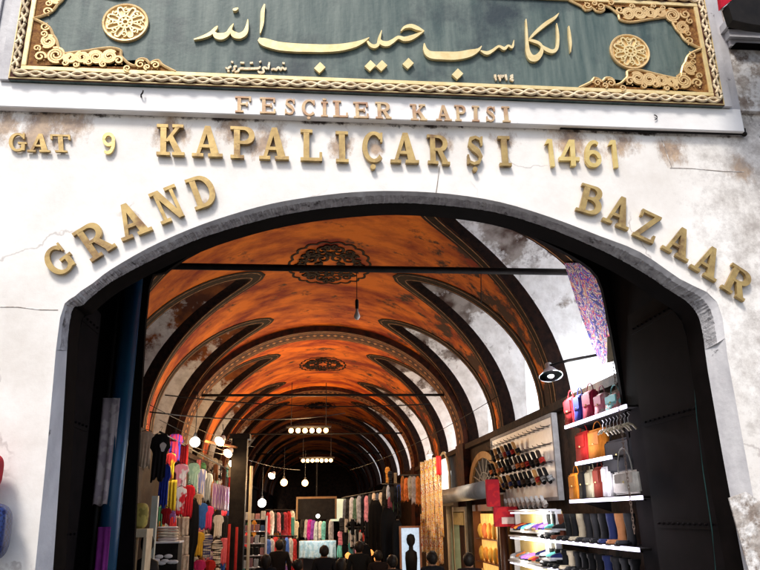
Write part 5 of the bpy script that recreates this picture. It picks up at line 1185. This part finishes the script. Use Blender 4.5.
L_('dark red shirt above the folded stack', 162, 508, 170, 524, (.42, .015, .02))
L_('white shirt in the lower row right of the pink one', 214, 515, 222, 537, (.6, .6, .6))
L_('black shirt in the lower row beside the white one', 221, 516, 229, 540, (.012, .012, .014))
L_('golden yellow shirt low on the left', 194, 532, 203, 556, (.7, .42, .04))
L_('navy and white shirt low on the left', 203, 534, 211, 558, (.03, .04, .2), (.6, .6, .62), sc=2, st=(1, 1, 12))
L_('black and white shirt low on the left', 213, 540, 221, 566, (.015, .015, .02), (.6, .6, .6), sc=2, st=(1, 1, 14))
L_('rose pink shirt low on the left', 220, 538, 228, 564, (.62, .12, .16))
L_('magenta shirt lowest on the left', 194, 560, 204, 584, (.6, .03, .15))
L_('red shirt lowest beside the magenta one', 205, 560, 214, 584, (.5, .03, .03))
for k in range(3): L_('beige tote hanging in the pale vertical row, %s from the top' % ORD[k], 177, 517+k*19, 188, 536+k*19, (.58, .45, .33), (.45, .33, .24), kind='scarf')
L_('long black dress hanging between the beige and yellow clothes', 185, 499, 195, 578, (.008, .008, .009), long=True)
for k in range(6): L_('small pale shirt, %s in the far left upper group' % ORD[k], 198+k*4.6, 452+k*2.0, 202.5+k*4.6, 466+k*2.2, [(.5, .42, .3), (.3, .24, .16), (.55, .5, .4)][k % 3], X=-2.9)
# black mannequin by the post
t = thing('mannequin', 'black mannequin wearing dark clothes behind the blue post', 'mannequin', onY(146, 560, 11.0)); t.location.z = 0; zt_ = onY(146, 470, 11).z
bm = newbm(); lathe(bm, [(.13, .9), (.17, 1.1), (.13, 1.35), (.19, 1.6), (.17, 1.72), (.05, 1.78), (.05, 1.84), (.09, 1.92), (.095, 2.0), (.06, 2.09), (.002, 2.11)], 18, Matrix.Diagonal((1, .65, 1, 1))); obj('torso', bm, 'iron', t, True)
bm = newbm(); tube(bm, [(0, 0, 0), (0, 0, .9)], .02, 8); lathe(bm, [(.2, 0), (.2, .02), (.02, .04)], 16); obj('stand', bm, 'iron', t)
# folded stack, case, shelf frame, cushion
for k in range(6):
    a, b = onY(159, 540-k*2.8, YL(168)), onY(177, 542.6-k*2.8, YL(168)); bm = newbm(); wv = (b.x-a.x)/2
    box(bm, -wv, wv, -.15, .15, 0, (a.z-b.z)*.8); bmesh.ops.bevel(bm, geom=bm.edges[:], offset=.012, segments=2, affect='EDGES'); c_ = rc.choice(((.6, .55, .45), (.5, .45, .38), (.55, .5, .5)))
    o = obj('folded_cloth', bm, cm(c_), None, True); o.location = ((a.x+b.x)/2, YL(168), b.z); tag(o, 'cream folded cloth, %s from the bottom of the left stack' % ORD[k], 'cloth', 'folded cream cloths in a stack')
a, b = onY(155, 543, YL(165)), onY(177, 566, YL(165))
t = thing('glass_case', 'dark glass display case with glinting goods below the folded stack', 'display case', ((a.x+b.x)/2, YL(165), 0)); hx = (b.x-a.x)/2
bm = newbm(); box(bm, -hx, hx, 0, .4, 0, a.z-.01); obj('cabinet', bm, 'iron', t)
bm = newbm(); box(bm, -hx-.02, hx+.02, -.03, .42, a.z-.008, a.z+.02); obj('rim', bm, 'white', t)
for k in range(7):
    bm = newbm(); bmesh.ops.create_icosphere(bm, subdivisions=2, radius=.05, matrix=Matrix.Diagonal((1.5, .4, .7, 1))); o = obj('silver_trinket', bm, 'white', None, True); o.location = ((a.x+b.x)/2-hx*.8+k*hx*.26, YL(165)-.03, b.z+.10+.06*sin(k*2)); tag(o, 'silver trinket, %s from the left on the front of the dark glass case' % ORD[k], 'trinket', 'silver trinkets on the dark case')
p = onY(153, 530, 11.5); bm = newbm(); box(bm, -.045, .045, -.045, .045, 0, onY(153, 496, 11.5).z); o = obj('post', bm, mat('pale_green_paint', (.45, .5, .45), (.35, .4, .36), .5, 0, 5)); o.location = (p.x, 11.5, 0); tag(o, 'pale green painted post left of the dark glass case', 'post')
a, b = onY(132, 529, 10.5), onY(148, 537, 10.5)
t = thing('counter', 'pale counter at the far left behind the blue post', 'counter', ((a.x+b.x)/2, 10.5, 0)); hx = (b.x-a.x)/2
bm = newbm(); box(bm, -hx, hx, -.1, .3, b.z, a.z); obj('top', bm, 'cream', t)
bm = newbm(); box(bm, -hx, -hx+.04, -.08, .28, 0, b.z-.002); box(bm, hx-.04, hx, -.08, .28, 0, b.z-.002); obj('side_panel', bm, 'cream', t)
a, b = onY(134, 503, 10.5), onY(147, 528.5, 10.5); bm = newbm(); bmesh.ops.create_icosphere(bm, subdivisions=3, radius=1)
for v in bm.verts:
    for i, s_ in enumerate(((b.x-a.x)/2, .09, (a.z-b.z)/2)): v.co[i] = s_*(abs(v.co[i])**.6)*(1 if v.co[i] >= 0 else -1)
o = obj('cushion', bm, cm((.42, .36, .10), (.25, .22, .06)), None, True); o.location = ((a.x+b.x)/2, 10.5, (a.z+b.z)/2); tag(o, 'olive yellow cushion standing on the pale counter', 'cushion')
# black column and poles at the left middle
a, b = onY(233, 440, 17), onY(248, 440, 17)
t = thing('black_pillar', 'square black pillar standing at the left in mid street', 'pillar', ((a.x+b.x)/2, 17, 0)); hx = (b.x-a.x)/2
bm = newbm(); box(bm, -hx, hx, -hx, hx, 0, a.z); obj('shaft', bm, 'iron', t)
bm = newbm(); box(bm, -hx-.06, hx+.06, -hx-.06, hx+.06, a.z+.002, a.z+.12); obj('capital', bm, 'iron', t)
for px, pt, r_, m_, lb in ((251.5, 466, .035, 'cream', 'pale pipe on the right face of the black pillar'), (229.5, 524, .03, cm((.35, .02, .02)), 'red pole left of the black pillar'), (237, 527, .03, cm((.36, .02, .02)), 'red pole in front of the black pillar')):
    p = onY(px, pt, 16.5); bm = newbm(); tube(bm, [(0, 0, 0), (0, 0, p.z)], r_, 10); o = obj('pole', bm, m_, None, True); o.location = (p.x, 16.5, 0); tag(o, lb, 'pole')
# pale goods right of the pillar
t = thing('stall_shelves', 'white shelf rack of small goods right of the black pillar', 'shelf rack', (onY(254, 540, 18).x, 18, 0)); hx = .28
for k in range(5):
    bm = newbm(); z_ = onY(250, 568-k*12, 18).z; box(bm, -hx, hx, -.15, .15, z_, z_+.02); obj('shelf', bm, 'white', t)
for s_ in (-1, 1):
    bm = newbm(); box(bm, s_*hx-.015, s_*hx+.015, -.15, .15, 0, onY(250, 516, 18).z); obj('upright', bm, 'white', t)
names = [('white', (.7, .7, .68)), ('cream', (.6, .55, .45)), ('pink', (.6, .3, .3)), ('black', (.02, .02, .02)), ('blue', (.1, .2, .4))]
for k in range(5):
    for j in range(4):
        cn, cv = rc.choice(names); bm = newbm(); box(bm, -.05, .05, -.08, .08, 0, .12+.08*rc.random()); bmesh.ops.bevel(bm, geom=bm.edges[:], offset=.008, segments=1, affect='EDGES')
        o = obj('small_box', bm, cm(cv)); o.location = (t.location.x-.2+j*.133, 18, onY(250, 568-k*12, 18).z+.021); tag(o, '%s small box, %s on the %s shelf up of the white rack' % (cn, ORD[j], ORD[k]), 'box', 'small boxes on the white rack')
# long rails on both sides
for a, b, lb in ((onX(160, 432, -2.55), onX(228, 480, -2.55), 'clothes rail along the upper left shops'),):
    rod(a, (b.x, b.y, a.z), .018, lb, 'clothes_rail', 'rail', None)
a, b = onY(205, 441, 15), onY(239, 448, 17); rod(a, b, .03, 'orange lamp pole above the left clothes', 'lamp_pole', 'pole', None); bpy.data.objects['lamp_pole'].data.materials[0] = mat('orange_brown_pole', (.4, .15, .05))

# ------------------------------------------------------------------ people
def person(lab, px, py, h_, Y, rz, col, leg, skin=(.25, .13, .08), hair=0):
    p = onY(px, py, Y); t = thing('person', lab, 'person', (p.x, Y, 0), rz); k = h_/1.72
    V = dict(pelvis=(0, 0, .95), sp=(0, 0, 1.15), ch=(0, .0, 1.34), nk=(0, 0, 1.47), hd=(0, -.015, 1.56), tp=(0, -.01, 1.66), ls=(-.17, 0, 1.41), le=(-.23, .03, 1.14), lw=(-.24, -.05, .90), lh=(-.24, -.08, .80), rs=(.17, 0, 1.41), re=(.23, .03, 1.14), rw=(.24, -.05, .90), rh=(.24, -.08, .80), lhp=(-.09, 0, .88), lk=(-.10, -.05, .50), la=(-.10, -.02, .09), lt=(-.10, -.15, .04), rhp=(.09, 0, .88), rk=(.10, .02, .50), ra=(.10, .08, .09), rt=(.10, -.05, .04))
    Rr = dict(pelvis=(.16, .11), sp=(.14, .10), ch=(.16, .11), nk=(.055, .055), hd=(.082, .095), tp=(.065, .075), ls=(.065, .065), le=(.05, .05), lw=(.035, .035), lh=(.045, .025), lhp=(.09, .09), lk=(.06, .06), la=(.045, .045), lt=(.04, .03))
    E_ = [('pelvis', 'sp'), ('sp', 'ch'), ('ch', 'nk'), ('nk', 'hd'), ('hd', 'tp'), ('ch', 'ls'), ('ls', 'le'), ('le', 'lw'), ('lw', 'lh'), ('ch', 'rs'), ('rs', 're'), ('re', 'rw'), ('rw', 'rh'), ('pelvis', 'lhp'), ('lhp', 'lk'), ('lk', 'la'), ('la', 'lt'), ('pelvis', 'rhp'), ('rhp', 'rk'), ('rk', 'ra'), ('ra', 'rt')]
    for sd_, sg in (('l', -1), ('r', 1)):
        for f_ in range(4):
            n1, n2 = '%sf%d' % (sd_, f_), '%sg%d' % (sd_, f_); bx_ = V[sd_+'h']
            V[n1] = (bx_[0], bx_[1]-.03+.02*f_, bx_[2]-.045); V[n2] = (bx_[0]-sg*.015, bx_[1]-.035+.02*f_, bx_[2]-.085+.006*abs(f_-1)); Rr[n1] = (.009, .009); Rr[n2] = (.008, .008); E_ += [(sd_+'h', n1), (n1, n2)]
        n1 = sd_+'th'; V[n1] = (V[sd_+'h'][0]-sg*.01, V[sd_+'h'][1]-.05, V[sd_+'h'][2]-.02); Rr[n1] = (.010, .010); E_ += [(sd_+'h', n1)]
    ks = list(V); me = bpy.data.meshes.new('body'); me.from_pydata([[c*k for c in V[q]] for q in ks], [(ks.index(a), ks.index(b)) for a, b in E_], [])
    o = bpy.data.objects.new('body', me); COL.objects.link(o); o.parent = t
    md = o.modifiers.new('Skin', 'SKIN'); sv = me.skin_vertices[0].data
    for i, q in enumerate(ks):
        r_ = Rr.get(q) or Rr['l'+q[1:]]; sv[i].radius = (r_[0]*k, r_[1]*k); sv[i].use_root = q == 'pelvis'
    md.use_smooth_shade = True; sb = o.modifiers.new('Sub', 'SUBSURF'); sb.levels = sb.render_levels = 1
    m_ = bpy.data.materials.new('clothed_body'); m_.use_nodes = True; n = m_.node_tree.nodes; l = m_.node_tree.links; b = n['Principled BSDF']; b.inputs['Roughness'].default_value = .9; b.inputs['Specular IOR Level'].default_value = .08
    tc = n.new('ShaderNodeTexCoord'); sx = n.new('ShaderNodeSeparateXYZ'); l.new(tc.outputs['Object'], sx.inputs[0]); r = n.new('ShaderNodeValToRGB'); r.color_ramp.interpolation = 'CONSTANT'
    dv_ = n.new('ShaderNodeMath'); dv_.operation = 'DIVIDE'; dv_.inputs[1].default_value = 2*k; l.new(sx.outputs[2], dv_.inputs[0]); l.new(dv_.outputs[0], r.inputs[0])
    e = r.color_ramp.elements; e[0].color = (*leg, 1); e[1].position = .47; e[1].color = (*col, 1); q = e.new(.735); q.color = (*skin, 1); l.new(r.outputs[0], b.inputs['Base Color']); me.materials.append(m_)
    bm = newbm(); bmesh.ops.create_icosphere(bm, subdivisions=3, radius=1)
    for v in list(bm.verts):
        if v.co.z < -.35 and v.co.y < .2: bm.verts.remove(v)
    for v in bm.verts: v.co = Vector((v.co.x*.098, v.co.y*.112+.012, v.co.z*(.115 if not hair or v.co.z > 0 else .20)+1.60))*k
    for v in bm.verts: v.co += Vector((0, 0, .004*sin(v.co.x*90)))
    obj('hair', bm, 'skinhair', t, True)
    for s_ in (-1, 1):
        bm = newbm(); bmesh.ops.create_icosphere(bm, subdivisions=1, radius=.02*k, matrix=Matrix.Translation((s_*.088*k, 0, 1.575*k)) @ Matrix.Diagonal((.4, .8, 1.3, 1))); obj('ear', bm, cm(skin), t, True)
        bm = newbm(); bmesh.ops.create_icosphere(bm, subdivisions=1, radius=.012*k, matrix=Matrix.Translation((s_*.032*k, -.098*k, 1.585*k))); obj('eye', bm, 'white', t, True)
    bm = newbm(); slab(bm, [(-.012*k, -.10*k, 1.55*k), (.012*k, -.10*k, 1.55*k), (0, -.10*k, 1.59*k)], (0, -1, 0), .022*k); obj('nose', bm, cm(skin), t)
    bm = newbm(); box(bm, -.022*k, .022*k, -.102*k, -.088*k, 1.522*k, 1.530*k); obj('mouth', bm, cm((.2, .05, .04)), t)
for i, a in enumerate([
 ('person in dark clothes walking away below the orange scarves', 432, 560, 1.72, 12.6, pi+.2, (.012, .012, .014), (.01, .01, .012)),
 ('person in black with a red collar before the golden window', 469, 560, 1.70, 12.2, pi-.3, (.018, .012, .014), (.01, .01, .012)),
 ('person in a dark jacket just left of the turquoise stall', 298, 560, 1.58, 13.6, pi, (.01, .01, .012), (.01, .01, .01)),
 ('person in black in front of the middle of the turquoise stall', 324, 560, 1.74, 15.4, pi+.1, (.010, .010, .012), (.01, .01, .01)),
 ('long haired person in dark red at the right end of the turquoise stall', 341, 560, 1.60, 13.2, pi-.2, (.10, .015, .02), (.01, .01, .01)),
 ('person in dark clothes below the lower middle rail', 359, 560, 1.78, 16.0, pi, (.012, .012, .012), (.01, .01, .01)),
 ('person in black left of the display bust window', 392, 560, 1.66, 12.8, pi+.3, (.010, .009, .010), (.01, .01, .01)),
 ('person in a dark coat below the deep left rail', 279, 560, 1.80, 17.5, pi+.1, (.012, .010, .010), (.01, .01, .01)),
 ('long haired person in black beside the white shelf rack', 266, 560, 1.64, 14.4, pi, (.010, .010, .014), (.01, .01, .01)),
 ('person in dark clothes between the middle rail and black coats', 378, 560, 1.62, 15.4, pi+.2, (.014, .010, .010), (.01, .01, .01))]): person(*a, hair=1 if i in (4, 8) else 0)

# ------------------------------------------------------------------ outside: bags at the left edge, awning corner at the top right
def hung_bag(lab, px0, py0, px1, py1, Y, m_, nm='hanging_bag'):
    a, b = onY(px0, py0, Y), onY(px1, py1, Y); t = thing(nm, lab, 'bag', ((a.x+b.x)/2, Y, (a.z+b.z)/2), 0, None)
    bm = newbm(); bmesh.ops.create_icosphere(bm, subdivisions=4, radius=1)
    for v in bm.verts:
        for i, s_ in enumerate(((b.x-a.x)/2, .10, (a.z-b.z)/2)): v.co[i] = s_*(abs(v.co[i])**.55)*(1 if v.co[i] >= 0 else -1)
    obj('body', bm, m_, t, True)
    bm = newbm(); h_ = (a.z-b.z)/2; w_ = (b.x-a.x)/2; tube(bm, [(w_*.5*cos(pi*k/10), 0, h_*.94+.06*sin(pi*k/10)) for k in range(11)], .010, 6); obj('strap', bm, 'iron', t)
    bm = newbm(); tube(bm, [(0, 0, h_*.94+.06), (0, .02, h_*.94+.09), (0, D-Y-.002, h_*.94+.10)], .006, 6); obj('peg', bm, 'iron', t)
m_ = bpy.data.materials.new('quilted_navy'); m_.use_nodes = True; n = m_.node_tree.nodes; l = m_.node_tree.links; b_ = n['Principled BSDF']; b_.inputs['Roughness'].default_value = .35
tc = n.new('ShaderNodeTexCoord'); mp_ = n.new('ShaderNodeMapping'); mp_.inputs['Rotation'].default_value = (0, radians(45), 0); ck = n.new('ShaderNodeTexChecker'); ck.inputs['Scale'].default_value = 45
ck.inputs[1].default_value = (.008, .012, .06, 1); ck.inputs[2].default_value = (.02, .04, .16, 1); l.new(tc.outputs['Object'], mp_.inputs[0]); l.new(mp_.outputs[0], ck.inputs[0]); l.new(ck.outputs[0], b_.inputs['Base Color'])
hung_bag('dark blue quilted bag hanging at the left edge of the gate wall', -50, 503, 4.5, 563, 4.62, m_)
hung_bag('bright red bag hanging above the dark blue quilted one', -52, 452, -2.5, 492, 4.62, cm((.55, .015, .03)))
t = thing('awning', 'black awning with a red and white edge at the top right corner', 'awning', onY(740, 5, 4.2))
P_ = [onY(*p, 4.2)-t.location for p in ((737, -2), (722, 11), (727, 27), (745, 31), (800, 38), (840, -60), (760, -60))]
bm = newbm(); slab(bm, P_, (0, -1, 0), .08, 0); obj('canopy', bm, 'iron', t)
P_ = [onY(*p, 4.2)-t.location for p in ((716, -40), (717, 0), (718.5, 11.5), (735, -1), (755, -60), (740, -60))]
bm = newbm(); slab(bm, P_, (0, -1, 0), .04, .002); obj('red_edge', bm, cm((.5, .01, .03)), t)
P_ = [onY(*p, 4.2)-t.location for p in ((719, 12), (721, 11), (737, -1), (757, -60), (755, -60), (735.5, -1))]
bm = newbm(); slab(bm, P_, (0, -1, 0), .044, .004); obj('white_trim', bm, 'white', t)
